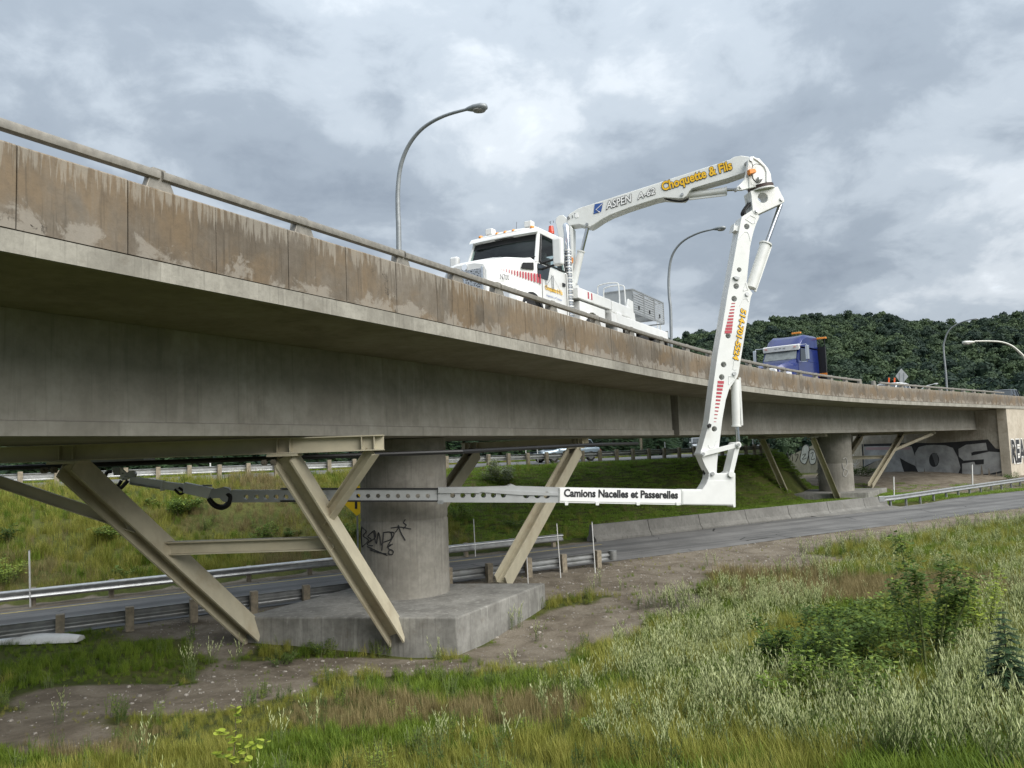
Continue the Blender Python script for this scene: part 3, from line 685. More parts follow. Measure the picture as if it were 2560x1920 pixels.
# pillars
for sy in (-1, 1):
    for nm, pts in (('pillar', [(-1.70, HW-.02, 1.99), (-2.02, .955, 2.80)]), ('pillar', [(-3.30, HW-.04, 1.98), (-3.28, .95, 2.80)])):
        m = MB(); (x0, y0, z0), (x1, y1, z1) = pts; m.loft([[Vector((x0-.07, sy*(y0-.06), z0)), Vector((x0+.07, sy*(y0-.06), z0)), Vector((x0+.07, sy*y0, z0)), Vector((x0-.07, sy*y0, z0))], [Vector((x1-.06, sy*(y1-.06), z1)), Vector((x1+.06, sy*(y1-.06), z1)), Vector((x1+.06, sy*y1, z1)), Vector((x1-.06, sy*y1, z1))]]); W(m, nm, wp, cab, bevel=.015)
    m = MB(); m.loft([[Vector((x, sy*y, z)) for x, y, z in ((-2.62, HW-.025, 1.99), (-3.24, HW-.025, 1.99), (-3.22, .945, 2.79), (-2.62, .945, 2.79))], [Vector((x, sy*y, z)) for x, y, z in ((-2.62, HW-.045, 1.99), (-3.24, HW-.045, 1.99), (-3.22, .925, 2.79), (-2.62, .925, 2.79))]]) if False else None
    m = MB(); m.add([Vector((x, sy*y, z)) for x, y, z in ((-1.78, HW-.04, 1.99), (-3.26, HW-.04, 1.99), (-3.24, .93, 2.79), (-2.05, .93, 2.79))], [(0, 1, 2, 3)]); W(m, 'side_window', M['glass_dark'] if sy < 0 else M['glass'], cab)
    m = MB(); m.tube([Vector((x, sy*(y+.035), z)) for x, y, z in ((-1.80, HW-.03, 2.02), (-3.22, HW-.03, 2.02), (-3.2, .94, 2.76), (-2.08, .94, 2.76), (-1.80, HW-.03, 2.02))], .022, 6); W(m, 'window_seal', M['black'], cab)
    # door outline and handle
    m = MB(); m.tube([Vector((-1.86, sy*(HW+.004), .70)), Vector((-1.86, sy*(HW+.004), 1.98))], .008, 4); m.tube([Vector((-3.22, sy*(HW+.004), .70)), Vector((-3.22, sy*(HW+.004), 1.98))], .008, 4); W(m, 'door_seam', M['joint'], cab)
    m = MB(); m.bb(-3.12, -2.98, sy*(HW+.005), sy*(HW+.03), 1.62, 1.70); W(m, 'door_handle', M['black'], cab)
    # mirror with its arms
    m = MB(); m.box((-1.93, sy*1.50, 2.22), (.17, .25, .68)); mr = W(m, 'mirror', wp, cab, bevel=.05)
    m = MB(); m.tube([(-1.82, sy*1.05, 1.98), (-1.90, sy*1.45, 2.05)], .03, 6); m.tube([(-1.86, sy*1.05, 1.84), (-1.92, sy*1.45, 1.92)], .03, 6); W(m, 'mirror_arm', M['black'], mr)
    m = MB(); m.bb(-2.02, -1.98, sy*1.40, sy*1.60, 1.92, 2.52); W(m, 'mirror_glass', M['glass_dark'], mr)
    m = MB(); m.bb(-1.46, -1.78, sy*(HW-.03), sy*(HW+.012), 1.70, 1.92) if False else m.prism([(-1.12, sy*.90, 1.76), (-1.55, sy*1.0, 1.78), (-1.55, sy*1.0, 1.96), (-1.18, sy*.92, 1.90)], (0, sy*.015, 0)); W(m, 'hood_vent', M['black'], hood)
    m = MB(); m.prism([(-1.66, sy*1.065, 1.62), (-2.15, sy*1.068, 1.62), (-2.3, sy*1.068, 1.96), (-1.66, sy*1.065, 1.96)], (0, sy*.008, 0)); W(m, 'vent_window', M['glass_dark'], cab)
# windshield and back wall with window
m = MB(); rings = []
for k in range(9):
    y = -.99+1.98*k/8; c = 1-(k/4-1)**2
    rings.append((Vector((-1.72+.10*c, y, 2.13)), Vector((-2.03+.07*c, y*.93, 2.80))))
vs = [p for r in rings for p in r]; m.add(vs, [(2*i, 2*i+2, 2*i+3, 2*i+1) for i in range(8)]); W(m, 'windshield', M['glass'], cab, smooth=60)
m = MB(); rr = [(r[1]*.26+r[0]*.0+r[1]*.74-(r[1]-r[0])*.0, r[1]) for r in rings]; vs = []
for a, b in rings: vs += [a+(b-a)*.74+Vector((.012, 0, 0)), b+Vector((.012, 0, 0))]
m.add(vs, [(2*i, 2*i+2, 2*i+3, 2*i+1) for i in range(8)]); W(m, 'shade_band', M['black'], cab, smooth=60)
m = MB(); m.tube([r[0]+Vector((.02, 0, 0)) for r in rings], .02, 6); m.tube([r[1]+Vector((.02, 0, 0)) for r in rings], .018, 6); W(m, 'windshield_seal', M['black'], cab)
for y0, y1 in ((-.75, -.1), (.15, .85)):
    m = MB(); m.tube([(-1.64, y0, 2.06), (-1.70, y1, 2.12)], .012, 5); W(m, 'wiper', M['black'], cab)
m = MB(); m.prism([(-3.34, -1.0, 1.99), (-3.34, 1.0, 1.99), (-3.31, .93, 2.80), (-3.31, -.93, 2.80)], (-.03, 0, 0), [[(-3.335, -.78, 2.12), (-3.335, .78, 2.12), (-3.325, .74, 2.55), (-3.325, -.74, 2.55)]]); W(m, 'back_wall', M['interior'], cab)
m = MB(); m.bb(-3.30, -2.06, -.93, .93, 2.765, 2.775); W(m, 'headliner', M['interior'], cab)
m = MB(); m.bb(-3.30, -1.72, -1.0, 1.0, 1.90, 1.985); W(m, 'dashboard', M['interior'], cab)
for y in (-.5, .5):
    m = MB(); m.box((-2.95, y, 2.12), (.16, .5, .55)); m.box((-2.97, y, 2.46), (.12, .28, .2)); W(m, 'seat', M['interior'], cab, bevel=.04)
m = MB(); m.tube([Vector((-2.12+.07*cos(a), .5+.22*sin(a), 2.08+.16*cos(a))) for a in np.linspace(0, 2*pi, 17)], .016, 6); W(m, 'steering_wheel', M['black'], cab)
# sun visor strip, marker lights, beacons, work lights
m = MB(); m.loft([[Vector((-1.90-.03*abs(y), y, 2.84)), Vector((-1.78-.06*y*y, y, 2.79)), Vector((-1.80-.06*y*y, y, 2.84)), Vector((-1.95, y, 2.93))] for y in (-.98, -.6, -.2, .2, .6, .98)]); W(m, 'visor', wp, roof, smooth=30)
for y in (-.72, -.22, .02, .26, .78):
    m = MB(); m.ball((-1.99, y, 2.965), .05, 8, 5, 1.5, 1.2, .9); W(m, 'marker_light', M['amber'], roof, smooth=60)
for y in (-.52, .62):
    m = MB(); m.box((-2.15, y, 3.10), (.2, .2, .16)); m.bb(-2.2, -2.1, y-.03, y+.03, 2.98, 3.03); W(m, 'work_light', wp, roof, bevel=.02)
m = MB(); m.cyl((-2.9, .85, 3.0), (-2.9, .85, 3.06), .08, n=12); m.cyl((-2.9, .85, 3.06), (-2.9, .85, 3.2), .075, .06, 12); W(m, 'beacon', M['red_lens'], roof, smooth=40)
m = MB(); m.tube([(-2.3, .15, 3.0), (-2.33, .16, 3.3)], .006, 4); W(m, 'antenna', M['black'], roof)
# hood stripes and writing on the driver side
e_x, e_z = Vector((-1, 0, 0)), Vector((0, 0, 1))
def hood_y(x): return float(np.interp(-x, [.1, .3, .85, 1.45, 1.62, 1.7], [.585, .685, .80, .965, 1.03, 1.068]))
for k in range(15):
    x0 = -.48-.088*k; w_ = .012+.0038*k; h_ = .05+.013*k; m = MB(); zc = 1.64-.004*k
    m.add([Vector((x0, hood_y(x0)+.012, zc-h_/2)), Vector((x0-w_, hood_y(x0-w_)+.012, zc-h_/2)), Vector((x0-w_, hood_y(x0-w_)+.012, zc+h_/2)), Vector((x0, hood_y(x0)+.012, zc+h_/2))], [(0, 1, 2, 3)])
    W(m, 'stripe', M['red_print'], hood)
dh = Vector((-.55, .20, 0)).normalized()
text_on('lettering', 'N700', Vector((-.40, .735, 1.38)), dh, e_z, M['ink'], hood, height=.13, width=.26, bold=.012, off=.02)
yc = HW+.016
text_on('lettering', 'Choquette & Fils', Vector((-2.0, yc, 1.34)), e_x, e_z, M['yellow_print'], cab, width=.95, height=.15, bold=.03)
text_on('lettering', 'Inspection et Travaux', Vector((-2.05, yc, 1.20)), e_x, e_z, M['blue_print'], cab, width=.85, height=.07)
text_on('lettering', '514-701-5524', Vector((-2.1, yc, 1.02)), e_x, e_z, M['yellow_print'], cab, width=.75, height=.08, bold=.02)
m = MB()
for a, b, w_ in (((-1.98, 1.44), (-2.85, 1.44), .012), ((-2.05, 1.44), (-2.05, 1.62), .02), ((-2.38, 1.38), (-2.38, 1.80), .02), ((-2.46, 1.38), (-2.46, 1.80), .02), ((-2.42, 1.78), (-2.85, 1.46), .007), ((-2.42, 1.78), (-2.05, 1.46), .007)):
    d = Vector((b[0]-a[0], 0, b[1]-a[1])).normalized(); q = Vector((-d.z, 0, d.x))*w_/2; A_ = Vector((a[0], yc, a[1])); B_ = Vector((b[0], yc, b[1])); m.add([A_-q, B_-q, B_+q, A_+q], [(0, 1, 2, 3)])
W(m, 'bridge_emblem', M['ink'], cab)
# roof stack guard: perforated exhaust shield and elbow behind the cab
m = MB(); m.cyl((-3.62, .95, .9), (-3.62, .95, 2.75), .085, n=14); stk = W(m, 'exhaust_stack', M['chrome'], smooth=40)
for k in range(24):
    m = MB(); z = .95+k*.075; m.bb(-3.535, -3.525, .86, 1.045, z, z+.035) if False else m.cyl((-3.62, .95, z), (-3.62, .95, z+.032), .105, n=14)
    W(m, 'heat_shield', M['white_paint'] if k % 2 else M['galv'], stk)
m = MB(); m.tube(smooth_path([(-3.62, .95, 2.75), (-3.62, .95, 3.15), (-3.66, .92, 3.35), (-3.78, .85, 3.42), (-3.92, .8, 3.38)]), .085, 12); W(m, 'exhaust_pipe', M['chrome'], stk, smooth=50)
# frame, bed, boxes
m = MB(); m.bb(-.5, -11.2, -.48, -.38, .72, .98); m.bb(-.5, -11.2, .38, .48, .72, .98); W(m, 'chassis', M['black'])
m = MB(); m.bb(-3.75, -6.0, -1.15, 1.15, 1.42, 1.72); bed = W(m, 'bed', wp, bevel=.02)
m = MB(); m.bb(-6.0, -11.0, -1.15, 1.15, 1.02, 1.36); W(m, 'rear_bed', wp, bevel=.02)
for k, (x, c) in enumerate(((-4.35, 'red_print'), (-4.47, 'white_print'), (-4.57, 'red_print'))):
    m = MB(); m.bb(x, x-.08, 1.152, 1.156, 1.50, 1.68); W(m, 'reflective_tape', M[c], bed)
m = MB(); m.bb(-3.9, -5.6, .75, 1.12, .55, 1.38); W(m, 'tool_box', wp, bevel=.03)
m = MB(); m.bb(-6.1, -7.6, .70, 1.14, 1.37, 1.72); W(m, 'control_box', wp, bevel=.03)
# mesh basket boxes on the rear
for k in range(3):
    x0 = -7.85-.98*k; bx = empty('mesh_box', (0, 0, 0)); bx.parent = truck
    m = MB(); z0, z1 = 1.62, 2.34
    for x in (x0, x0-.93):
        for y in (.15, 1.12): m.bb(x-.018, x+.018, y-.018, y+.018, z0, z1)
    for z in (z0, z1):
        for y in (.15, 1.12): m.bb(x0, x0-.93, y-.02, y+.02, z-.02, z+.02)
        for x in (x0, x0-.93): m.bb(x-.02, x+.02, .15, 1.12, z-.02, z+.02)
    W(m, 'box_frame', M['galv'], bx)
    for j in range(9):
        m = MB(); z = z0+.04+j*.077; m.bb(x0-.02, x0-.91, 1.115, 1.128, z, z+.052); W(m, 'slat', M['sign_back'], bx)
    m = MB(); m.bb(x0-.015, x0-.915, .14, .15, z0, z1); m.bb(x0-.01, x0-.014, .15, 1.1, z0, z1); W(m, 'mesh_side', M['sign_back'], bx)
    m = MB(); m.bb(x0-.43, x0-.50, 1.13, 1.15, z0+.14, z0+.26); W(m, 'latch', M['black'], bx)
for x in (-7.15, -7.62):
    m = MB(); m.tube(smooth_path([(x, .25, 1.4), (x, .25, 2.28), (x, .35, 2.46), (x, .85, 2.46), (x, .95, 2.28), (x, .95, 1.4)], 4), .022, 6); W(m, 'hand_rail', wp)
m = MB(); m.tube(smooth_path([(-10.85, .95, 1.36), (-10.85, .95, 1.75), (-10.9, .9, 1.85), (-11.0, .8, 1.8), (-11.0, .8, 1.36)], 4), .02, 6); W(m, 'hand_rail', wp)
# outrigger
m = MB(); m.bb(-6.35, -6.75, .7, 1.18, .45, 1.42); W(m, 'outrigger', wp, bevel=.03)
m = MB(); m.prism([(-7.3, 1.13, .8), (-7.95, 1.13, .8), (-8.0, 1.13, 1.3), (-7.85, 1.13, 1.95), (-7.45, 1.13, 1.98), (-7.25, 1.13, 1.5)], (0, -.06, 0)); W(m, 'winch_plate', wp, bevel=.015)
m = MB(); m.bb(-10.98, -11.06, -1.15, 1.15, .6, 1.4); W(m, 'tail_board', M['galv_dark'])
def wheel(parent_root, x, y, z, r, w, sy, dual=False):
    e = empty('wheel', (x, y, z)); e.parent = parent_root; m = MB(); n = 24
    prof = [(r*.62, -w/2), (r*.93, -w/2), (r, -w*.36), (r, w*.36), (r*.93, w/2), (r*.62, w/2)]
    m.loft([[Vector((q*cos(2*pi*i/n), k, q*sin(2*pi*i/n))) for q, k in prof] for i in range(n)] + [[Vector((q, k, 0)) for q, k in prof]], close=False, caps=False); m.build('tyre', M['rubber'], e, smooth=40)
    m = MB(); m.cyl((0, -w*.35, 0), (0, w*.35, 0), r*.62, n=20); m.cyl((0, sy*w*.35, 0), (0, sy*w*.5, 0), r*.25, r*.2, n=12); m.build('rim', M['galv'], e, smooth=40)
    return e
for sy in (-1, 1):
    wheel(truck, -1.12, sy*.98, .52, .52, .30, sy)
    for x in (-4.6, -8.7, -10.0): wheel(truck, x, sy*.92, .52, .52, .5, sy)
    m = MB(); m.loft([[Vector((-4.6+r*cos(a), sy*y, .55+r*sin(a))) for r, y in ((.62, .68), (.62, 1.18), (.60, 1.18), (.60, .68))] for a in np.linspace(.1, pi-.1, 11)]); W(m, 'mudguard', wp, None, smooth=40)
    m = MB(); m.bb(-10.75, -10.78, sy*.68, sy*1.18, .15, .95); W(m, 'mud_flap', M['black'])

# ================================================================ its boom, traced on the vertical planes it stands in
mast_c = Tm @ Vector((-5.05, .35, 0))
print('mast', proj(mast_c + Vector((0, 0, 2.5))), mast_c)
sM = s_at(1423, T_OFF-.35, 5.2); MC = bp(sM, T_OFF-.35, 0); print('mast target', MC, TI @ MC)
EL = atD(1925, 430, 20.6); EL.z = 0
PB = VPlane(MC, EL)                         # first boom
PV = VPlane(EL, EL + Vector((-14.6, -2.3, 0)))   # drop arm and under-deck arm
def z3(*pts): return [(1350+x/3.403, 360+y/3.403) for x, y in pts]
def z6(*pts): return [(1800+x/6.635, 370+y/6.635) for x, y in pts]
def z4(*pts): return [(1650+x/2.766, 700+y/2.766) for x, y in pts]
def zA(*pts): return [(800+x/2.011, 1120+y/2.011) for x, y in pts]
def zJ(*pts): return [(230+x/3.687, 1120+y/3.687) for x, y in pts]
def px_prism(plane, pts, th, off=0.0, holes=(), mb=None):
    mb = mb or MB(); poly = [plane.at(x, y, off) for x, y in pts]; up = Vector((0, 0, 1)); hs = []
    for hx, hy, r in holes:
        c = plane.at(hx, hy, off); rr = (plane.at(hx+r, hy, off)-c).length; hs.append(circ(c, rr, plane.d, up, 18))
    mb.prism(poly, -plane.n*th, hs); return mb
def px_pin(plane, x, y, rpx, th, off, mb=None):
    mb = mb or MB(); c = plane.at(x, y, off); r = (plane.at(x+rpx, y, off)-c).length; mb.cyl(c+plane.n*.03, c-plane.n*(th+.03), r, n=14); return mb
def px_cyl(plane, a, b, wpx, off, mb=None, n=14):
    mb = mb or MB(); A_, B_ = plane.at(*a, off), plane.at(*b, off); r = (plane.at(a[0]+wpx/2, a[1], off)-A_).length; mb.cyl(A_, B_, r, n=n); return mb
def B(mb, name, mat, parent=None, **k): return mb.build(name, mat, parent or truck, inv=TI, **k)
wb = M['white_boom']
# mast
m = px_prism(PB, z3((130, 660), (140, 625), (165, 606), (195, 603), (218, 620), (232, 650), (276, 716), (276, 1180), (272, 1320), (215, 1330), (205, 900), (175, 860)), .10, .22); B(m, 'mast_plate', wb, bevel=.012)
m = px_prism(PB, z3((130, 660), (140, 625), (165, 606), (195, 603), (218, 620), (232, 650), (276, 716), (276, 1180), (272, 1320), (215, 1330), (205, 900), (175, 860)), .10, -.26); B(m, 'mast_plate', wb, bevel=.012)
m = px_prism(PB, z3((215, 700), (278, 712), (280, 1180), (275, 1325), (218, 1325)), .36, .12); mast = B(m, 'mast', wb, bevel=.012)
mb_base = PB.at(*z3((245, 1330))[0], -.05); m = MB(); m.cyl(Vector((mb_base.x, mb_base.y, ZD+1.70)), Vector((mb_base.x, mb_base.y, mb_base.z+.1)), .34, .32, 24); m.cyl(Vector((mb_base.x, mb_base.y, mb_base.z+.06)), Vector((mb_base.x, mb_base.y, mb_base.z+.14)), .38, n=24); B(m, 'turntable', wb, smooth=40)
m = px_prism(PB, z3((238, 960), (278, 965), (275, 1005), (262, 1015), (240, 1005)), .1, .30); B(m, 'control_case', M['orange'], mast, bevel=.01)
# first boom
boom_pts = z3((226, 640), (245, 596), (325, 546), (1000, 330), (1612, 132), (1650, 108), (1715, 97), (1775, 106), (1800, 122), (1770, 170), (1755, 236), (1600, 290), (1400, 346), (1292, 380), (1268, 405), (1245, 442), (1222, 462), (1180, 464), (1050, 456), (980, 470), (850, 512), (740, 548), (600, 602), (520, 645), (455, 690), (425, 706), (392, 700), (330, 683), (232, 698))
m = px_prism(PB, boom_pts, .46, .23); boom = B(m, 'boom', wb, bevel=.02)
for x, y, r in ((400, 685, 13), (1210, 430, 13)): B(px_pin(PB, *z3((x, y))[0], r/3.403, .46, .24), 'pin', M['galv'], boom)
m = px_prism(PB, z3((295, 595), (310, 585), (325, 595), (325, 620), (308, 628), (297, 618)), .02, .245); B(m, 'inspection_hatch', M['white_print'], boom)
m = px_prism(PB, z3((292, 590), (300, 586), (314, 618), (306, 628)), .02, .24); B(m, 'hatch_shadow_gap', M['ink'], boom)
# the knuckle head
head_pts = z6((505, 140), (560, 138), (640, 195), (740, 290), (782, 370), (795, 460), (855, 590), (480, 668), (380, 695), (287, 695), (290, 640), (335, 600), (402, 530), (440, 430), (455, 300), (472, 200))
m = px_prism(PV, head_pts, .10, .26); hd_ = B(m, 'knuckle_plate', wb, bevel=.012)
m = px_prism(PV, head_pts, .10, -.16); B(m, 'knuckle_plate', wb, bevel=.012)
m = px_prism(PV, z6((560, 150), (660, 170), (800, 330), (850, 430), (870, 590), (500, 660), (500, 300)), .28, .12); B(m, 'knuckle_core', wb, bevel=.03)
m = MB(); m.tube([PV.at(*p, .27) for p in z6((540, 160), (620, 205), (735, 310), (770, 390), (770, 560))], .022, 6); B(m, 'edge_rib', wb, hd_, smooth=50)
m = MB(); m.tube([PV.at(*p, .27) for p in z6((470, 200), (465, 350), (480, 520), (490, 665))], .018, 6); B(m, 'edge_rib', wb, hd_, smooth=50)
for x, y, r in ((515, 195, 28), (340, 642, 24)): B(px_pin(PV, *z6((x, y))[0], r/6.635, .3, .27), 'pin', M['galv'], hd_)
m = px_prism(PV, z6((480, 350), (590, 338), (610, 400), (500, 430)), .14, .42); B(m, 'sensor_box', M['orange'], hd_, bevel=.015)
m = px_prism(PV, z6((635, 470), (705, 455), (715, 515), (645, 530)), .1, .38); B(m, 'junction_box', M['galv'], hd_, bevel=.01)
m = MB(); m.tube(smooth_path([PV.at(*p, .36) for p in z6((530, 430), (545, 500), (590, 560), (650, 575), (690, 530))]), .014, 6); B(m, 'cable', M['hose'], hd_); m = MB(); m.tube(smooth_path([PV.at(*p, .34) for p in z6((515, 220), (540, 290), (530, 345))]), .01, 5); B(m, 'cable', M['hose'], hd_); m = MB(); m.tube(smooth_path([PV.at(*p, .34) for p in z6((545, 290), (600, 265), (670, 280))]), .008, 5); B(m, 'cable', M['hose'], hd_)
rc = PV.at(*z6((675, 668))[0], .03); ax = (PV.at(*z6((700, 780))[0], .03)-rc).normalized(); m = MB(); rad = .345
m.cyl(rc-ax*.045, rc+ax*.045, rad, n=28); ring = B(m, 'slewing_ring', simple('ring_rust', (.05, .03, .025), .6, 0, .3, 20), None, smooth=40)
m = MB(); m.cyl(rc+ax*.05, rc+ax*.085, rad*1.03, n=28); B(m, 'ring_flange', wb, ring, smooth=40)
# bracket below the ring
br_pts = z6((502, 712), (650, 690), (960, 640), (1068, 858), (1072, 885), (1050, 908), (650, 1092), (605, 1108), (560, 1085), (542, 1040), (520, 800))
m = px_prism(PV, br_pts, .40, .20, [z6((712, 825))[0]+(82/6.635,)]); bk_ = B(m, 'bracket', wb, bevel=.012)
for x, y in ((1020, 850), (610, 1045)): B(px_pin(PV, *z6((x, y))[0], 29/6.635, .4, .21), 'pin', M['galv'], bk_)
# drop arm
left = z6((540, 1025), (362, 1140), (338, 1250)) + z4((478, 40), (470, 80), (430, 330), (400, 500), (370, 720), (340, 960), (325, 1040), (287, 1170), (274, 1205), (285, 1222), (312, 1285), (345, 1345))
right = z4((392, 1345), (395, 1270), (405, 1180), (420, 1060), (432, 960), (455, 830), (480, 750), (535, 672), (545, 640), (552, 590), (600, 300), (617, 190), (628, 120), (640, 92), (625, 72), (612, 55), (600, 15)) + z6((500, 1640), (530, 1500), (560, 1380), (600, 1260), (655, 1140), (620, 1085))
hl = [z6((445, 1303))[0]+(45/6.635,)] + [z4((x, y))[0]+(r/2.766,) for x, y, r in ((527, 43, 19), (513, 130, 19), (471, 386, 18), (440, 585, 19), (427, 672, 19), (376, 1030, 18))] + [z3((1695, 1070))[0]+(19/3.403,)]
m = px_prism(PV, left+right, .38, .19, hl); drop = B(m, 'drop_arm', wb, bevel=.012)
for x, y in ((602, 98), (513, 648)): B(px_pin(PV, *z4((x, y))[0], 13/2.766, .38, .20), 'pin', M['galv'], drop)
m = px_prism(PV, z6((222, 1385), (238, 1250), (248, 1250), (246, 1282), (326, 1290), (312, 1330), (306, 1385), (245, 1360)), .25, .12); B(m, 'transport_rest', wb, drop)
# stripes on the drop arm
for k in range(10):
    y = 160+k*22; hw_ = 13+k*1.3; hh = 3+k*.75; cx = 508-k*3.9; m = MB()
    m.add([PV.at(*p, .197) for p in z4((cx-hw_, y-hh+2), (cx+hw_, y-hh), (cx+hw_-1, y+hh), (cx-hw_-1, y+hh+2))], [(3, 2, 1, 0)]); B(m, 'stripe', M['red_print'], drop, fix=False)
for k in range(12):
    y = 706+k*24.8; hw_ = 22-k*1.2; hh = 9.5-k*.72; cx = 421-k*3.6; m = MB()
    m.add([PV.at(*p, .197) for p in z4((cx-hw_, y-hh), (cx+hw_, y-hh+2), (cx+hw_-1, y+hh+2), (cx-hw_-1, y+hh))], [(3, 2, 1, 0)]); B(m, 'stripe', M['red_print'], drop, fix=False)
# raised weld ribs
for pts in (z6((425, 1180), (500, 1115), (590, 1160), (575, 1245), (540, 1255), (425, 1180)), z6((300, 1520), (400, 1390), (450, 1390), (480, 1430), (505, 1540))):
    m = MB(); m.tube([PV.at(*p, .192) for p in pts], .010, 5); B(m, 'weld_rib', wb, drop)
for pts in (z4((575, 75), (590, 20), (608, 70), (575, 75)), z4((553, 180), (575, 130), (600, 128), (612, 150)), z4((475, 665), (510, 668), (520, 680), (475, 725), (475, 665)), z4((510, 560), (505, 620), (530, 620)), z4((333, 1140), (345, 1165), (375, 1155), (392, 1110))):
    m = MB(); m.tube([PV.at(*p, .192) for p in pts], .009, 5); B(m, 'weld_rib', wb, drop)
m = px_prism(PV, z4((335, 1005), (345, 992), (357, 1000), (352, 1020), (338, 1022)), .1, .26); B(m, 'lamp', M['black'], drop)
m = px_prism(PV, z3((1648, 1130), (1660, 1122), (1700, 1135), (1695, 1155), (1665, 1150)), .08, .25); B(m, 'lamp', M['galv_dark'], drop)
# hydraulic cylinders
def ram(plane, rod_a, rod_b, body_a, body_b, wr, wbp, off, guard=None):
    e = px_cyl(plane, body_a, body_b, wbp, off); c = B(e, 'hydraulic_cylinder', wb, None, smooth=40)
    B(px_cyl(plane, rod_a, rod_b, wr, off), 'rod', M['rod'], c, smooth=40)
    cap = px_cyl(plane, body_a, (body_a[0]+(body_b[0]-body_a[0])*.03, body_a[1]+(body_b[1]-body_a[1])*.03), wbp*1.18, off); B(cap, 'gland', wb, c, smooth=40)
    if guard: 
        mm = MB(); A_, B_ = plane.at(*guard[0], off+.02), plane.at(*guard[1], off+.02); mm.beam(A_, B_, .05, .05); B(mm, 'guard', wb, c)
    return c
ram(PV, z3((2045, 520))[0], z3((1925, 845))[0], z3((1921, 845))[0], z3((1795, 1225))[0], 11, 25, 0.0, (z3((1962, 875))[0], z3((1830, 1255))[0]))
ram(PV, z4((541, 1135))[0], z4((532, 1010))[0], z4((528, 1015))[0], z4((518, 690))[0], 9.5, 19.5, .0, (z4((550, 675))[0], z4((567, 1005))[0]))
ram(PB, z3((1690, 385))[0], z3((1590, 390))[0], z3((1590, 398))[0], z3((1255, 437))[0], 8, 18.5, 0.0, (z3((1585, 432))[0], z3((1268, 470))[0]))
ram(PB, z3((405, 715))[0], z3((357, 905))[0], z3((350, 910))[0], z3((275, 1240))[0], 9, 17, .05)
m = px_prism(PB, z3((235, 1240), (310, 1190), (310, 1270), (290, 1310), (240, 1315)), .3, .15); B(m, 'ram_bracket', wb)
m = MB(); m.tube(smooth_path([PB.at(*p, .1) for p in z3((255, 1240), (290, 1260), (300, 1230), (312, 1190))]), .025, 6); B(m, 'hose', M['hose'], mast)
# boom hoses
m = MB(); m.tube(smooth_path([PB.at(*p, .15) for p in z3((1060, 462), (1130, 482), (1210, 486), (1265, 465))]), .03, 6); B(m, 'hose', M['hose'], boom)
m = MB()
for k in range(3): m.tube(smooth_path([PV.at(x-k*4, y+k*2, .1-k*.08) for x, y in z6((515, 800), (515, 900), (470, 960), (420, 1040), (415, 1085), (450, 1110))]), .032, 6)
m.tube(smooth_path([PV.at(*p, .12) for p in z6((500, 900), (430, 970), (395, 1040), (400, 1100))]), .012, 5); B(m, 'hose', M['hose'], drop)
# link bars
def bar(pa, pb, wpx, off, th, name='link_bar'):
    A_, B_ = PV.at(*pa, off), PV.at(*pb, off); hw = (PV.at(pa[0]+wpx/2, pa[1], off)-A_).length; mm = MB(); d = (B_-A_).normalized(); q = d.cross(PV.n)
    pts = [A_+q*hw-d*.02, A_-q*hw-d*.02, B_-q*hw+d*.02, B_+q*hw+d*.02]; mm.prism(pts, -PV.n*th); mm.cyl(A_+PV.n*.03, A_-PV.n*(th+.02), hw*1.25, n=14); mm.cyl(B_+PV.n*.03, B_-PV.n*(th+.02), hw*1.35, n=14)
    return B(mm, name, wb, None, bevel=.006)
lk = bar(z4((297, 1203))[0], z4((540, 1140))[0], 11, .26, .06); bar(z4((297, 1203))[0], z4((540, 1140))[0], 11, -.20, .06)
lk2 = bar(z4((540, 1140))[0], z4((492, 1343))[0], 11, .24, .4)
for p in (z4((297, 1203))[0], z4((540, 1140))[0]): B(px_pin(PV, *p, 4, .5, .29), 'pin', M['galv'], lk)
# pivot block at the foot
pb_pts = z4((338, 1345), (348, 1328), (375, 1325), (400, 1338), (455, 1338), (480, 1325), (505, 1325), (522, 1338), (524, 1572), (508, 1574), (505, 1560), (150, 1555), (148, 1449), (292, 1449), (318, 1410), (333, 1375))
m = px_prism(PV, pb_pts, .40, .20); piv = B(m, 'pivot_block', wb, bevel=.012)
m = px_prism(PV, z4((160, 1460), (285, 1460), (335, 1388), (480, 1388), (508, 1420), (508, 1552), (160, 1548)), .012, .212); B(m, 'cover_panel', M['white_paint'], piv)
for p in z4((363, 1340), (492, 1345)): B(px_pin(PV, *p, 4.5, .40, .22), 'pin', M['galv'], piv)
m = MB(); m.tube(smooth_path([PV.at(*p, -.1) for p in z4((320, 1290), (308, 1320), (322, 1365))]), .05, 6); B(m, 'hose', M['hose'], piv)
# under-deck arm: outer sleeve with sign, middle section, inner telescopes
def zA_(x, y): return zA((x, y))[0]
m = px_prism(PV, zA((1203, 199), (1820, 210), (1820, 287), (1203, 275)), .36, .18); sleeve = B(m, 'arm_sleeve', wb, bevel=.01)
m = px_prism(PV, zA((1207, 203), (1815, 214), (1815, 279), (1207, 266)), .010, .192); pl = B(m, 'name_board', M['white_print'], sleeve)
o_ = PV.at(*zA_(1226, 246), .198); e_ = PV.at(*zA_(1800, 256), .198); a_ = (e_-o_).normalized(); b_ = a_.cross(PV.n); b_ = b_ if b_.z > 0 else -b_
text_on('lettering', 'Camions Nacelles et Passerelles', o_, a_, b_, M['ink'], truck, TI, width=(e_-o_).length, height=.205, bold=.04, n=PV.n)
for x in (1240, 1395, 1600, 1800): m = px_prism(PV, zA((x-10, 272), (x+10, 272), (x+7, 288), (x-7, 288)), .05, .21); B(m, 'roller_bracket', wb, sleeve)
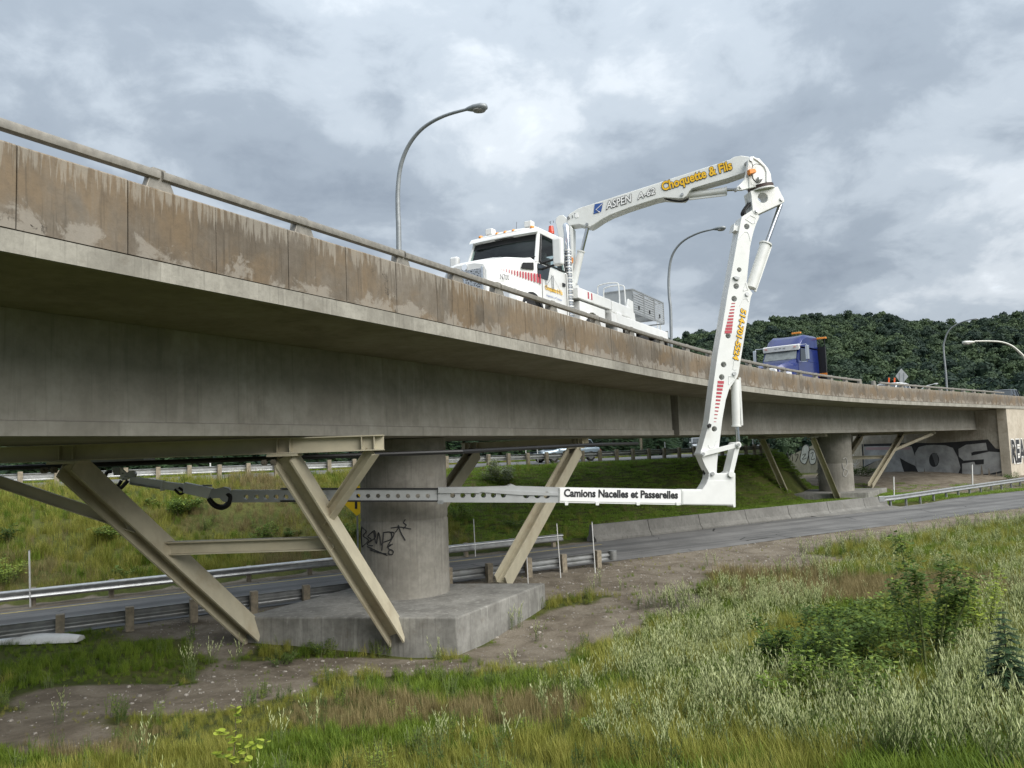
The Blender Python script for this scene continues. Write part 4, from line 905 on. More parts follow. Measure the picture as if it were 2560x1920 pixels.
holes = [zA_(x, y)+(r/2.011,) for x, y, r in ((1140, 237, 17), (1093, 237, 16), (1037, 237, 16), (922, 237, 13), (872, 237, 13), (822, 237, 13), (770, 237, 13), (718, 238, 13), (667, 238, 13))]
m = px_prism(PV, zA((594, 198), (800, 196), (940, 192), (965, 182), (990, 192), (1207, 199), (1207, 275), (594, 273)), .30, .15, holes); mid_ = B(m, 'arm_section', M['grey_arm'], bevel=.008)
m = px_prism(PV, zA((594, 203), (805, 203), (830, 212), (800, 226), (594, 228)), .03, .185); B(m, 'slide_cover', M['grey_arm'], mid_)
m = px_prism(PV, zA((805, 207), (1200, 226), (1200, 240), (1000, 236), (810, 222)), .03, .18); B(m, 'brace_bar', M['grey_arm'], mid_)
holes = [zA_(x, 241)+(11/2.011,) for x in range(-8, 590, 50) if x > 40] 
m = px_prism(PV, zA((38, 206), (600, 204), (600, 270), (38, 270)), .24, .12, holes); inn = B(m, 'arm_section', M['grey_arm'], bevel=.006)
for y0, y1 in ((203, 209), (263, 271)):
    m = px_prism(PV, zA((-200, y0), (598, y0), (598, y1), (-200, y1)), .30, .15); B(m, 'slide_rail', M['black'], inn)
for x in (600, 612): m = MB(); c = PV.at(*zA_(x, 272), .17); m.cyl(c, c-PV.n*.34, .05, n=10); B(m, 'roller', M['galv_dark'], mid_)
hol2 = [zJ((x, 452))[0]+(6.2,) for x in (1420, 1515, 1607, 1697, 1787, 1870, 1960, 2050, 2140)]
m = px_prism(PV, zJ((1290, 388), (2212, 388), (2212, 498), (1250, 502), (1225, 490), (1205, 440)), .22, .11, hol2); tip = B(m, 'arm_section', M['grey_arm'], bevel=.006)
m = px_prism(PV, [zJ((1232, 440))[0]] and [(563+14.5*cos(2*pi*i/20), 1239+16*sin(2*pi*i/20)) for i in range(20)], .26, .13); B(m, 'knuckle_joint', M['grey_arm'], tip, smooth=40)
m = px_prism(PV, zJ((1100, 380), (1150, 375), (1210, 360), (1260, 370), (1270, 390), (1200, 410), (1180, 460), (1060, 470), (1070, 380)), .2, .10); B(m, 'knuckle_link', M['grey_arm'], tip)
m = px_prism(PV, zJ((845, 318), (1102, 372), (1062, 468), (1050, 462), (835, 415)), .26, .13); jib = B(m, 'jib_case', wb, bevel=.01)
m = px_prism(PV, zJ((1005, 340), (1095, 340), (1102, 355), (1030, 352)), .1, .05); B(m, 'case_handle', M['galv_dark'], jib)
m = px_prism(PV, zJ((642, 308), (845, 330), (835, 405), (640, 378)), .18, .09); j2 = B(m, 'jib_arm', wb, bevel=.006)
m = px_prism(PV, zJ((345, 262), (650, 300), (640, 370), (345, 328)), .14, .07); B(m, 'jib_arm', wb, bevel=.006)
m = px_prism(PV, zJ((350, 318), (630, 368), (625, 380), (345, 338)), .07, .12); B(m, 'jib_guide', M['galv_dark'], j2)
m = px_prism(PV, zJ((625, 305), (650, 300), (648, 395), (628, 395)), .24, .12); B(m, 'jib_collar', wb, j2)
m = px_prism(PV, zJ((248, 175), (300, 220), (330, 255), (325, 290), (280, 300), (262, 280)), .12, .06); jt = B(m, 'jib_tip', wb)
m = px_prism(PV, [(327+zJ((20*0+0, 0))[0][0]*0+11*cos(2*pi*i/16), 1186+9*sin(2*pi*i/16)) for i in range(16)], .14, .07); B(m, 'jib_joint', M['galv'], jt, smooth=40)
for p in zJ((285, 235), (290, 285), (310, 262)): B(px_pin(PV, *p, 2, .12, .07), 'pin', M['galv_dark'], jt)
m = MB(); m.tube(smooth_path([PV.at(*p, .10) for p in zJ((1075, 465), (1110, 515), (1160, 545), (1210, 548), (1255, 520), (1275, 460), (1262, 430), (1245, 440))]), .055, 8); B(m, 'hose', M['hose'], tip); m = MB(); m.tube(smooth_path([PV.at(*p, .02) for p in zJ((1085, 470), (1130, 520), (1190, 540), (1240, 520), (1280, 450), (1330, 440))]), .05, 8); B(m, 'hose', M['hose'], tip)
m = MB(); m.tube(smooth_path([PV.at(*p, .10) for p in zJ((180, 215), (140, 225), (122, 270), (145, 325), (200, 365), (260, 370), (300, 335), (330, 300))]), .045, 8); m.tube(smooth_path([PV.at(*p, .02) for p in zJ((190, 360), (240, 345), (270, 300))]), .04, 8); m.tube(smooth_path([PV.at(*p, .1) for p in zJ((760, 380), (790, 410), (820, 425), (845, 400), (800, 365))]), .03, 6); B(m, 'hose', M['hose'], jt)
m = px_prism(PV, zJ((180, 180), (250, 180), (250, 250), (200, 250)), .3, .1); B(m, 'turn_motor', M['galv_dark'], jt)
m = px_prism(PV, zJ((-200, 80), (475, 70), (475, 120), (345, 165), (-200, 185)), .9, -.1); B(m, 'work_platform', M['galv_dark'], jt)
# writing on the boom
def px_text(plane, body, p0, p1, hpx, mat, off=.245, bold=.03, shear=.0, outline=None, name='lettering', par=boom, obold=.07):
    o_ = plane.at(*p0, off); e_ = plane.at(*p1, off); a_ = (e_-o_).normalized(); b_ = a_.cross(plane.n); b_ = b_ if b_.dot(plane.at(p0[0], p0[1]-10, off)-o_) > 0 else -b_
    h_ = (plane.at(p0[0], p0[1]-hpx, off)-o_).length
    text_on(name, body, o_, a_, b_, mat, par, TI, width=(e_-o_).length, height=h_, bold=bold, shear=shear, off=.008, n=plane.n, outline=(outline, obold) if outline is not None else None)
px_text(PB, 'ASPEN', z3((565, 556))[0], z3((788, 488))[0], 19, M['white_print'], shear=.25, outline=M['ink'], bold=.015, obold=.045)
px_text(PB, 'A-62', z3((832, 472))[0], z3((985, 424))[0], 16.5, M['white_print'], shear=.25, outline=M['ink'], bold=.015, obold=.045)
px_text(PB, 'Choquette & Fils', z3((1050, 424))[0], z3((1645, 238))[0], 30, M['yellow_print'], shear=.06, outline=M['ink'], bold=.028, obold=.04)
px_text(PB, 'T 1', (1374, 561), (1385, 557), 6, M['ink'], off=.235, bold=.01, par=mast)
px_text(PB, 'B 1', z3((236, 646))[0], z3((282, 630))[0], 8, M['ink'], bold=.01)
p0, p1, p2, p3 = [PB.at(*p, .245) for p in z3((465, 512), (536, 498), (520, 575), (455, 595))]
m = MB(); m.add([p0, p1, p2, p3], [(3, 2, 1, 0)]); B(m, 'maker_emblem', M['blue_print'], boom, fix=False)
m = MB(); m.tube([PB.at(*p, .25) for p in z3((530, 508), (475, 560), (508, 580))], .012, 4); B(m, 'maker_emblem', M['white_print'], boom)
pa, pb = z4((578, 188))[0], z4((520, 556))[0]
o_ = PV.at(*z4((560, 195))[0], .20); e_ = PV.at(*z4((503, 548))[0], .20); a_ = (e_-o_).normalized(); b_ = (PV.at(*z4((600, 200))[0], .20)-o_); b_ = (b_-a_*b_.dot(a_)); h_ = b_.length*.98; b_.normalize()
o_ = o_ 
text_on('lettering', '514-701-5524', o_, a_, b_, M['yellow_print'], drop, TI, width=(e_-o_).length, height=h_, bold=.03, shear=.15, off=.008, n=PV.n, outline=(M['ink'], .04))
# ================================================================ guard rails, barrier, delineators
WPROF = [(0, -.155), (.03, -.15), (.075, -.115), (.08, -.085), (.045, -.04), (.012, -.012), (.012, .012), (.045, .04), (.08, .085), (.075, .115), (.03, .15), (0, .155), (-.012, .15), (.018, .14), (.06, .11), (.066, .085), (.033, .045), (-.006, .015), (-.006, -.015), (.033, -.045), (.066, -.085), (.06, -.11), (.018, -.14), (-.012, -.15)]
def wbeam(pts, nrm_sign, name, mat, parent, inv):
    """pts: centre line; the face bulges to the nrm_sign side"""
    rings = []
    for i, p in enumerate(pts):
        d = (pts[min(i+1, len(pts)-1)]-pts[max(i-1, 0)]); d.z = 0; d.normalize(); nn = Vector((-d.y, d.x, 0))*nrm_sign
        rings.append([p + nn*a + Vector((0, 0, b)) for a, b in WPROF])
    m = MB(); m.loft(rings); return m.build(name, mat, parent, inv=inv, smooth=30)
def guardrail(path, posts_t, face, zc, mat, post_mat, label, post_size, post_top, post_bot, post_side, end=False):
    """path(t) -> point on the beam centre at z 0"""
    p0 = path(posts_t[0]); root = empty('guardrail', (p0.x, p0.y, zc-.6), 0, label, 'guardrail'); inv = root.matrix_basis.inverted()
    ts = np.arange(posts_t[0]-1.0, posts_t[-1]+.8, .7); wbeam([path(t)+Vector((0, 0, zc)) for t in ts], face, 'w_beam', mat, root, inv)
    pd = None
    for t in posts_t:
        d = (path(t+.1)-path(t-.1)); d.z = 0; d.normalize(); nn = Vector((-d.y, d.x, 0)); c = path(t) + nn*post_side; a = atan2(d.y, d.x)
        if pd is None:
            m = MB(); w, h = post_size; m.box((0, 0, (post_top+post_bot)/2), (w, w, post_top-post_bot)); pd = m.build('post', post_mat, root, bevel=.012); o = pd
        else: o = pd.copy(); COL.objects.link(o)
        o.matrix_basis = inv @ (Matrix.Translation(Vector((c.x, c.y, zc+random.uniform(-.02, .02)))) @ Matrix.Rotation(a+random.uniform(-.05, .05), 4, 'Z') @ Matrix.Rotation(random.uniform(-.03, .03), 4, 'X'))
    return root, inv
# near rail along the ramp: posts in front of the beam
V1 = 21.75
def t_at(px, v, z, lo=-40, hi=90):
    for _ in range(40):
        mid = (lo+hi)/2
        if proj(tv(mid, v, z))[0] < px: lo = mid
        else: hi = mid
    return lo
pt = [t_at(x, V1, -3.7) for x in (150, 323, 482, 632, 762, 883, 1005, 1117, 1218, 1316, 1403, 1489)]
pt = [pt[0]-1.5*k for k in range(5, 0, -1)] + pt
r1, inv1 = guardrail(lambda t: tv(t, V1), pt, 1, -3.76, M['galv_dark'], M['wood'], 'guardrail with wooden posts running behind the tagged pier footing', (.19, .19), .26, -.62, -.12)
pe = tv(pt[-1]+.75, V1, -3.76); m = MB(); m.cyl(pe+Vector((0, 0, -.16)), pe+Vector((0, 0, .16)), .14, n=16); m.build('end_terminal', M['galv_dark'], r1, inv=inv1, smooth=40)
# far rail across the ramp, up to the concrete barrier
tB0 = t_at(1490, 27.6, -4.0)
r2, inv2 = guardrail(lambda t: tv(t, 27.75 - max(0, (t-tB0+8))*.005), [tB0-2.1-2.1*k for k in range(22, -1, -1)], -1, -3.78, M['galv'], M['wood'], 'galvanised guardrail at the foot of the grassy embankment', (.15, .15), .16, -.5, .10)
# highway rail on top of the embankment
hp = lambda t: tv(t, float(vtop_of(np.array(t)))+.35)
r3, inv3 = guardrail(hp, [-9+1.32*k for k in range(48)], 1, -.40, M['galv'], M['wood'], 'long guardrail with closely set wooden posts along the highway above the embankment', (.19, .19), .24, -.6, -.12)
# rail right of the barrier
tBE = t_at(2222, 27.7, -4.0)
rp = lambda t: tv(t, 27.85 + max(0, t-tBE-1)*.145)
r4, inv4 = guardrail(rp, [tBE+.6+1.9*k for k in range(24)], -1, -3.55, M['galv'], M['galv_dark'], 'galvanised guardrail continuing from the end of the concrete barrier', (.12, .12), .14, -.7, .12)
m = MB(); q = tv(tBE-.5, 27.80, -3.55); m.box(q, (.5, .1, .36), Matrix.Rotation(atan2(RU.y, RU.x), 3, 'Z')); m.build('end_shoe', M['galv'], r4, inv=inv4, bevel=.03)
# concrete barrier in cast lengths
bar_root = empty('concrete_barrier', tv(tB0, 28.6, ZR), 0, 'weathered concrete road barrier in front of the second pier', 'barrier'); invb = bar_root.matrix_basis.inverted()
t = tB0; first = True
while t < tBE-.2:
    t2 = min(t+3.2, tBE); prof = [(27.6, -.05), (27.6, .08), (27.74, .24), (27.84, .70), (28.06, .70), (28.16, .24), (28.3, .08), (28.3, -.05)]
    m = MB(); m.loft([[tv(tt, v, ZR+z) for v, z in prof] for tt in (t+.012, t2-.012)]); m.build('barrier_section', M['barrier'], bar_root, inv=invb, bevel=.015); t = t2
m = MB(); m.loft([[tv(tt, v, ZR+z) for v, z in prof2] for tt, prof2 in ((tBE-7, [(27.2, .034), (27.6, .034), (27.6, .07), (27.3, .05)]), (tBE-1, [(26.7, .034), (27.6, .034), (27.6, .16), (26.9, .12)]), (tBE+.2, [(26.9, .034), (27.6, .034), (27.6, .14), (27.1, .10)]))]); m.build('barrier_toe', M['barrier'], bar_root, inv=invb, smooth=30)
# white delineator stakes
def stake(px, ytop, ybot, D, label, lean=0.0):
    p = atD(px, ybot, D); q = atD(px+lean, ytop, D); g_z = float(height(np.array([p.x]), np.array([p.y]))[0])-.05
    if p.z > g_z: p = p + (p-q)*((p.z-g_z)/(q.z-p.z))
    h = (q-p).length; m = MB(); r = max(.03, D*.0011)
    m.box((0, 0, h/2), (r*1.7, r*1.0, h)); o = empty('delineator_stake', p, 0, label, 'stake', 'white delineator stakes along the roads')
    o.matrix_basis = Matrix.Translation(p) @ Vector((q-p)).to_track_quat('Z', 'Y').to_matrix().to_4x4(); m.build('stake', M['stake'], o, bevel=.004)
    m = MB(); m.box((0, 0, h+.012), (r*1.72, r*1.02, .025)); m.build('tip', M['galv_dark'] if h > .9 else M['orange'], o)
stake(75, 1377, 1472, 23.5, 'white stake by the far guardrail at the foot of the embankment', -2)
stake(1187, 1298, 1356, 31.0, 'white stake behind the far guardrail right of the round column', -3)
stake(1320, 1371, 1450, 24.4, 'white stake beside the rear strut at the near guardrail', -4)
stake(1399, 1310, 1405, 25.2, 'tall white stake fixed on the near guardrail before its end', -7)
stake(1486, 1306, 1398, 25.9, 'tall white stake at the rounded end of the near guardrail', -6)
stake(2235, 1192, 1240, 49.0, 'white stake just behind the end of the concrete barrier', -1)
stake(2431, 1162, 1206, 58.0, 'white stake behind the guardrail before the silver graffiti', -1)
for px, a, b in ((527, 1150, 1182), (1316, 1117, 1152), (1345, 1119, 1152), (1664, 1105, 1142), (1745, 1100, 1140), (1884, 1095, 1134)):
    vv = 38.9 if px < 1800 else 39.6
    tt = t_at(px, vv, -.9, -20, 60); stake(px, a, b, tv(tt, vv).y, 'white stake standing along the highway guardrail', -2)

# ================================================================ street lamps
def lamp(base, plane, pts, headpts, r0, r1, label, mat='lamp_grey', group='curved street lamps along the overpass'):
    root = empty('street_lamp', base, 0, label, 'street lamp', group); inv = root.matrix_basis.inverted()
    P = [Vector(base)] + [plane.at(*p) for p in pts]; m = MB(); m.tube(smooth_path(P, 5), r0, 10, r1); m.build('pole', M[mat], root, inv=inv, smooth=50)
    m = MB(); m.cyl(Vector(base), Vector(base)+Vector((0, 0, .25)), r0*1.7, n=10); m.build('base', M[mat], root, inv=inv)
    a, b = plane.at(*headpts[0]), plane.at(*headpts[1]); d = (b-a); L = d.length; Mx = frame(d, (0, 0, 1)); rings = []
    for k, (w, h) in ((0, (.05, .05)), (.15, (.09, .08)), (.4, (.15, .11)), (.75, (.17, .12)), (.95, (.12, .09)), (1, (.04, .03))):
        rings.append([a + d*k + Mx @ Vector((w*L/.75*cos(2*pi*i/12), h*L/.75*sin(2*pi*i/12), 0)) for i in range(12)])
    m = MB(); m.loft(rings); m.build('lamp_head', M[mat], root, inv=inv, smooth=50)
    m = MB(); c = a+d*.62-Vector((0, 0, .10*L/.75)); m.ball(c, L*.22, 10, 6, 1.3, 1.0, .35); m.build('lens', M['lamp_lens'], root, inv=inv, smooth=60)
def bridge_lamp(bx, z, pts, headpts, label, off=WID-.12):
    s = s_at(bx, off, z); b = bp(s, off, ZT); pl = VPlane(b, b-bnor(s)); lamp(b, pl, pts, headpts, .11, .055, label)
bridge_lamp(998, 4.0, [(997, 600), (995, 530), (995, 470), (1003, 410), (1025, 358), (1060, 318), (1110, 290), (1172, 272)], ((1166, 273), (1217, 266)), 'tall curved street lamp behind the parapet left of the white truck')
bridge_lamp(1678, 4.0, [(1677, 790), (1673, 740), (1672, 690), (1680, 640), (1705, 605), (1745, 583), (1788, 572)], ((1783, 573), (1814, 569)), 'curved street lamp between the white truck and its drop arm')
bridge_lamp(2368, 3.8, [(2366, 950), (2363, 915), (2359, 871), (2362, 851), (2370, 830), (2385, 815), (2408, 804), (2432, 798)], ((2430, 799), (2445, 797)), 'curved street lamp rising before the wooded hill')
q = atD(2596, 1000, 58); q.z = -4.0
lamp(q, VPlane(q, q+Vector((-1, .05, 0))), [(2594, 1060), (2590, 980), (2578, 930), (2562, 896), (2547, 879), (2526, 863), (2495, 854), (2436, 853)], ((2436, 855), (2406, 857)), .13, .055, 'pale street lamp with a long flat arm reaching in from beside the abutment', 'lamp_light', None)
q = atD(2305, 1000, 105); q.z = float(height(np.array([q.x]), np.array([q.y]))[0])
lamp(q, VPlane(q, q+Vector((1, .05, 0))), [(2304, 985), (2306, 972), (2316, 965), (2333, 961)], ((2331, 961), (2345, 959)), .11, .05, 'distant street lamp head just above the far parapet rail', 'lamp_grey', None)

# ================================================================ signs
q = bp(s_at(2254, 6.0, 4.3), 6.0, ZD); root = empty('warning_sign', q, 0, 'diamond sign seen from its bare metal back with orange flags', 'sign'); inv = root.matrix_basis.inverted()
pl = VPlane(q, q+Vector((.93, -.36, 0)))
m = MB(); m.prism([pl.at(*p) for p in ((2253, 921), (2271, 941), (2255, 961), (2239, 940))], pl.n*-.02); m.build('panel', M['sign_back'], root, inv=inv)
for x in (2249, 2260): m = MB(); m.beam(pl.at(x, 932, .03), pl.at(x, 962, .03), .04, .04); m.build('rib', M['galv_dark'], root, inv=inv)
m = MB(); a = pl.at(2256, 955, -.05); m.cyl(Vector((a.x, a.y, ZD)), a, .035, n=8); m.build('leg', M['galv'], root, inv=inv)
for x in (2222, 2236): m = MB(); m.prism([pl.at(*p, .05) for p in ((x-2, 958), (x-1, 944), (x+3, 945), (x+2, 958))], pl.n*-.02); m.build('flag', M['sign_orange'], root, inv=inv)
q = tv(t_at(893, 29.3, -2.5), 29.3); q.z = -4.05; root = empty('warning_sign', q, 0, 'yellow diamond road sign on a post half hidden behind the round column', 'sign'); inv = root.matrix_basis.inverted()
pl = VPlane(q, q+Vector((1, 0, 0)))
m = MB(); m.prism([pl.at(*p) for p in ((893, 1212), (935, 1251), (892, 1290), (851, 1251))], pl.n*-.012); m.build('panel', M['sign_yellow'], root, inv=inv)
m = MB(); m.prism([pl.at(*p, .006) for p in ((887, 1252), (893, 1252), (893, 1272), (887, 1272))], pl.n*-.002); m.prism([pl.at(*p, .006) for p in ((893, 1235), (905, 1252), (881, 1252))], pl.n*-.002); m.build('arrow', M['ink'], root, inv=inv)
m = MB(); m.beam(Vector((q.x, q.y+.04, -4.1)), Vector((q.x, q.y+.04, pl.at(893, 1220).z)), .06, .05); m.build('post', M['galv_dark'], root, inv=inv)

# ================================================================ graffiti (flat paint on the concrete)
paint_s = simple('paint_silver', (.34, .35, .355), .6, .1, .25, 1.2, 0, 0, ((.22, .20, .17), .5)); paint_k = simple('paint_black', (.018, .019, .022), .7, 0, .3, 2); paint_w = simple('paint_white', (.62, .61, .58), .7, 0, .15, 2, 0, 0, ((.4, .36, .3), .4))
def z7(*pts): return [(1800+x/2.911, 760+y/2.911) for x, y in pts]
PA = VPlane(A0, A1)
def flat(plane, pts, off, mat, parent, inv, holes=(), name='graffiti', rnd=0):
    P = [plane.at(*p, off) for p in pts]
    if rnd: P = smooth_path(P+[P[0]], rnd)[:-1]
    m = MB(); m.prism(P, -plane.n*.002, [[plane.at(*p, off) for p in h] for h in holes]); return m.build(name, mat, parent, inv=inv)
flat(PA, z7((1030, 1020), (1250, 1014), (1400, 1010), (1560, 1012), (1720, 1003), (1950, 985), (2005, 1050), (2080, 1070), (2102, 1215), (2000, 1240), (1740, 1252), (1400, 1246), (1290, 1222), (1240, 1150), (1180, 1120), (1040, 1196)), .006, paint_k, abut, ai)
flat(PA, z7((1046, 1037), (1240, 1033), (1395, 1036), (1420, 1110), (1438, 1186), (1370, 1155), (1308, 1120), (1325, 1180), (1345, 1238), (1200, 1238), (1215, 1180), (1195, 1125), (1120, 1150), (1046, 1183)), .012, paint_s, abut, ai)
ring_ = [(1558+37*cos(2*pi*i/16), 1135+52*sin(2*pi*i/16)) for i in range(16)]
flat(PA, z7((1445, 1042), (1500, 1028), (1560, 1025), (1640, 1028), (1695, 1048), (1728, 1110), (1750, 1190), (1735, 1230), (1690, 1244), (1560, 1250), (1450, 1240), (1418, 1170), (1420, 1085)), .012, paint_s, abut, ai, [z7(*ring_)])
flat(PA, z7((1735, 1055), (1790, 1024), (1935, 1010), (1946, 1064), (1850, 1074), (1828, 1082), (1830, 1104), (1960, 1074), (2040, 1080), (2066, 1140), (2060, 1212), (1960, 1235), (1762, 1245), (1762, 1162), (1850, 1148), (1860, 1170), (1920, 1165), (1920, 1130), (1772, 1140), (1738, 1110)), .012, paint_s, abut, ai)
flat(PA, z7((1540, 1090), (1580, 1085), (1590, 1150), (1570, 1180)), .014, simple('paint_grey', (.10, .105, .11), .7), abut, ai)
flat(PA, z7((1060, 1042), (1380, 1040), (1392, 1060), (1060, 1062)), .016, simple('paint_pink', (.38, .27, .28), .7), abut, ai)
PW = VPlane(A1, W1)
for pts in (((590, 1085), (600, 1040), (625, 1022), (648, 1045), (645, 1095), (625, 1160), (595, 1155), (582, 1125)), ((645, 1075), (668, 1055), (690, 1075), (700, 1120), (690, 1160), (660, 1165), (648, 1130))):
    flat(PW, z7(*pts), .02, paint_w, abut, ai, (), 'graffiti', 3); m = MB(); m.tube(smooth_path([PW.at(*p, .03) for p in z7(*pts, pts[0])], 4), .04, 5); m.build('graffiti', paint_k, abut, inv=ai)
for pts in (((600, 1100), (625, 1090), (600, 1130), (630, 1120)), ((470, 1125), (490, 1080), (500, 1130), (520, 1090), (530, 1140)), ((540, 1070), (560, 1060), (545, 1100), (570, 1095), (550, 1150)), ((660, 1090), (680, 1080), (665, 1130), (690, 1125))):
    m = MB(); m.tube(smooth_path([PW.at(*p, .02) for p in z7(*pts)], 4), .035, 5); m.build('graffiti', paint_k, abut, inv=ai)
for pts in (((945, 1100), (960, 1090), (975, 1120), (950, 1150), (985, 1170)), ((985, 1095), (1000, 1130), (980, 1180), (1015, 1150)), ((940, 1165), (960, 1180), (1000, 1190))):
    m = MB(); m.tube(smooth_path([PA.at(*p, .012) for p in z7(*pts)], 4), .035, 5); m.build('graffiti', paint_w, abut, inv=ai)
# letters on the right wing wall
sw = s_at(2525, .05, -1.0); o_ = bp(sw, .03, -2.75); a_ = bdir(sw+3); b_ = Vector((0, 0, 1)); nn = -bnor(sw)
text_on('graffiti', 'REARS', o_+nn*.02, a_, b_, paint_w, abut, ai, width=6.4, height=2.3, bold=.09, shear=.1, n=nn)
text_on('graffiti', 'REARS', o_+nn*.03+a_*.1+b_*.1, a_, b_, paint_k, abut, ai, width=6.2, height=2.1, bold=.03, shear=.1, n=nn)
# tag on the round column
def on_col(x, y, C, r):
    d = ray(x, y); a = d.x**2+d.y**2; bq = -2*(d.x*C.x+d.y*C.y); c = C.x**2+C.y**2-r*r; disc = bq*bq-4*a*c
    k = (-bq-sqrt(max(disc, 0)))/(2*a); return d*k
def z66(*p): return [(600+x/2.458, 1050+y/2.458) for x, y in p]
pi1 = pier1.matrix_basis.inverted()
for pts in (((748, 655), (744, 700), (750, 782)), ((748, 660), (775, 685), (756, 712), (790, 740), (752, 778)), ((812, 690), (785, 715), (806, 735), (782, 765), (815, 772)), ((822, 690), (838, 760), (852, 690), (868, 770)), ((800, 700), (826, 680), (832, 720), (800, 745)), ((884, 690), (872, 802)), ((880, 692), (925, 690), (930, 730), (878, 752)), ((918, 688), (948, 700), (905, 780), (938, 762)), ((928, 664), (985, 658), (1052, 670)), ((974, 645), (988, 690), (1016, 740)), ((955, 690), (976, 662)), ((1016, 610), (1006, 632), (1022, 645), (1004, 668)), ((782, 778), (830, 800), (905, 832)), ((800, 798), (850, 815), (900, 822)), ((925, 762), (912, 785), (928, 800)), ((912, 812), (925, 796), (942, 808), (936, 826), (918, 826), (912, 812))):
    m = MB(); m.tube(smooth_path([on_col(*p, C1, 1.176) for p in z66(*pts)], 4), .014, 5); m.build('graffiti', paint_k, pier1, inv=pi1)
pi2 = pier2.matrix_basis.inverted(); pg = simple('paint_pale', (.36, .35, .33), .8)
for pts in (((895, 1130), (915, 1120), (925, 1160), (900, 1200), (890, 1160)), ((905, 1200), (930, 1215), (915, 1255), (895, 1240), (905, 1205)), ((720, 1190), (705, 1220), (722, 1230), (705, 1260), (725, 1290), (708, 1305))):
    m = MB(); m.tube(smooth_path([on_col(*p, C2, 1.176) for p in z7(*pts)], 4), .03, 5); m.build('graffiti', pg, pier2, inv=pi2)

# ================================================================ the blue lorry on the overpass
sb = s_at(1946, 2.6, 5.0); hb = heading(sb); Bm = Matrix.Translation(bp(sb-1.6, 2.6, ZD)) @ Matrix.Rotation(atan2(-cos(hb), -sin(hb)), 4, 'Z')
lorry = empty('highway_tractor', (0, 0, 0), 0, 'dark blue highway tractor with white visor and amber roof lights', 'truck'); lorry.matrix_basis = Bm
bpn = M['blue_paint']
def K(mb, name, mat, parent=None, **k): return mb.build(name, mat, parent or lorry, **k)
m = MB(); m.loft([ringx(.1, sym([(.55, .55), (.62, 1.30), (.5, 1.52)])), ringx(-.3, sym([(.8, .6), (.84, 1.45), (.66, 1.68)])), ringx(-1.2, sym([(.95, .7), (.98, 1.62), (.80, 1.90)])), ringx(-1.75, sym([(1.05, .7), (1.08, 1.72), (.92, 2.04)]))]); bh = K(m, 'hood', bpn, smooth=40, bevel=.03)
m = MB(); m.loft([ringx(.17, sym([(.42, .62), (.50, 1.28), (.40, 1.40)])), ringx(.05, sym([(.50, .60), (.56, 1.34), (.46, 1.48)]))]); g_ = K(m, 'grille', M['white_paint'], bh, bevel=.02)
for k in range(11):
    y = -.36+.072*k; m = MB(); m.bb(.165, .19, y-.018, y+.018, .68, 1.28); K(m, 'grille_slot', M['black'], g_)
for sy in (-1, 1):
    m = MB(); m.loft([ringx(-.15, [(sy*.65, .95), (sy*1.0, .92), (sy*1.02, 1.12), (sy*.68, 1.2)]), ringx(-.5, [(sy*.7, .9), (sy*1.14, .88), (sy*1.12, 1.2), (sy*.72, 1.28)])]); K(m, 'headlight', M['headlight'], bh, bevel=.02)
    m = MB(); m.loft([[Vector((-1.1+r*cos(a), sy*y, .52+r*sin(a))) for r, y in ((.66, .66), (.66, 1.2), (.58, 1.2), (.58, .66))] for a in np.linspace(0, pi, 11)]); K(m, 'fender', bpn, bh, smooth=40)
    m = MB(); m.box((-1.95, sy*1.55, 2.35), (.16, .2, .85)); mr = K(m, 'mirror', M['chrome'], None, bevel=.05)
    m = MB(); m.tube([(-2.1, sy*1.05, 2.85), (-1.97, sy*1.5, 2.84), (-1.95, sy*1.55, 2.7)], .025, 6); m.build('mirror_arm', M['chrome'], mr)
    m = MB(); m.tube([(-2.0, sy*1.08, 1.85), (-1.95, sy*1.5, 1.83), (-1.95, sy*1.55, 2.0)], .025, 6); m.build('mirror_arm', M['chrome'], mr)
    wheel(lorry, -1.1, sy*.98, .5, .5, .3, sy)
    for x in (-6.2, -7.5): wheel(lorry, x, sy*.92, .5, .5, .5, sy)
    m = MB(); m.add([Vector((x, sy*y, z)) for x, y, z in ((-2.0, 1.115, 1.92), (-2.95, 1.115, 1.92), (-2.95, 1.06, 2.68), (-2.28, 1.06, 2.68))], [(0, 1, 2, 3)]); K(m, 'side_window', M['glass_dark'])
m = MB(); m.loft([ringx(-1.7, sym([(1.08, .6), (1.1, 1.95)])), ringx(-5.0, sym([(1.12, .6), (1.12, 1.95)]))]); bc = K(m, 'cab', bpn, bevel=.03)
m = MB(); m.loft([ringx(-1.78, sym([(1.06, 1.955), (1.04, 2.0), (.5, 2.02)])), ringx(-2.22, sym([(1.09, 1.955), (1.02, 2.70), (.5, 2.76)])), ringx(-5.0, sym([(1.11, 1.955), (1.08, 2.75), (.5, 2.8)]))]); K(m, 'upper_cab', bpn, bc, smooth=30)
m = MB(); m.add([Vector((-1.74+.04, y, 2.0)) if False else Vector((-1.80+.055, y, 2.05)) for y in (-.96, .96)]+[Vector((-2.19+.06, y, 2.68)) for y in (.90, -.90)], [(0, 1, 2, 3)]); K(m, 'windshield', simple('windshield_pale', (.20, .22, .22), .45, 0, .2, 3, 0, spec=.2), bc)
m = MB(); m.loft([[Vector((-2.14-.05*y*y, y, 2.70)), Vector((-1.92-.08*y*y, y, 2.58)), Vector((-1.88-.08*y*y, y, 2.86)), Vector((-2.15, y, 2.93))] for y in (-1.06, -.6, 0, .6, 1.06)]); vz = K(m, 'visor', M['white_paint'], bc, smooth=30)
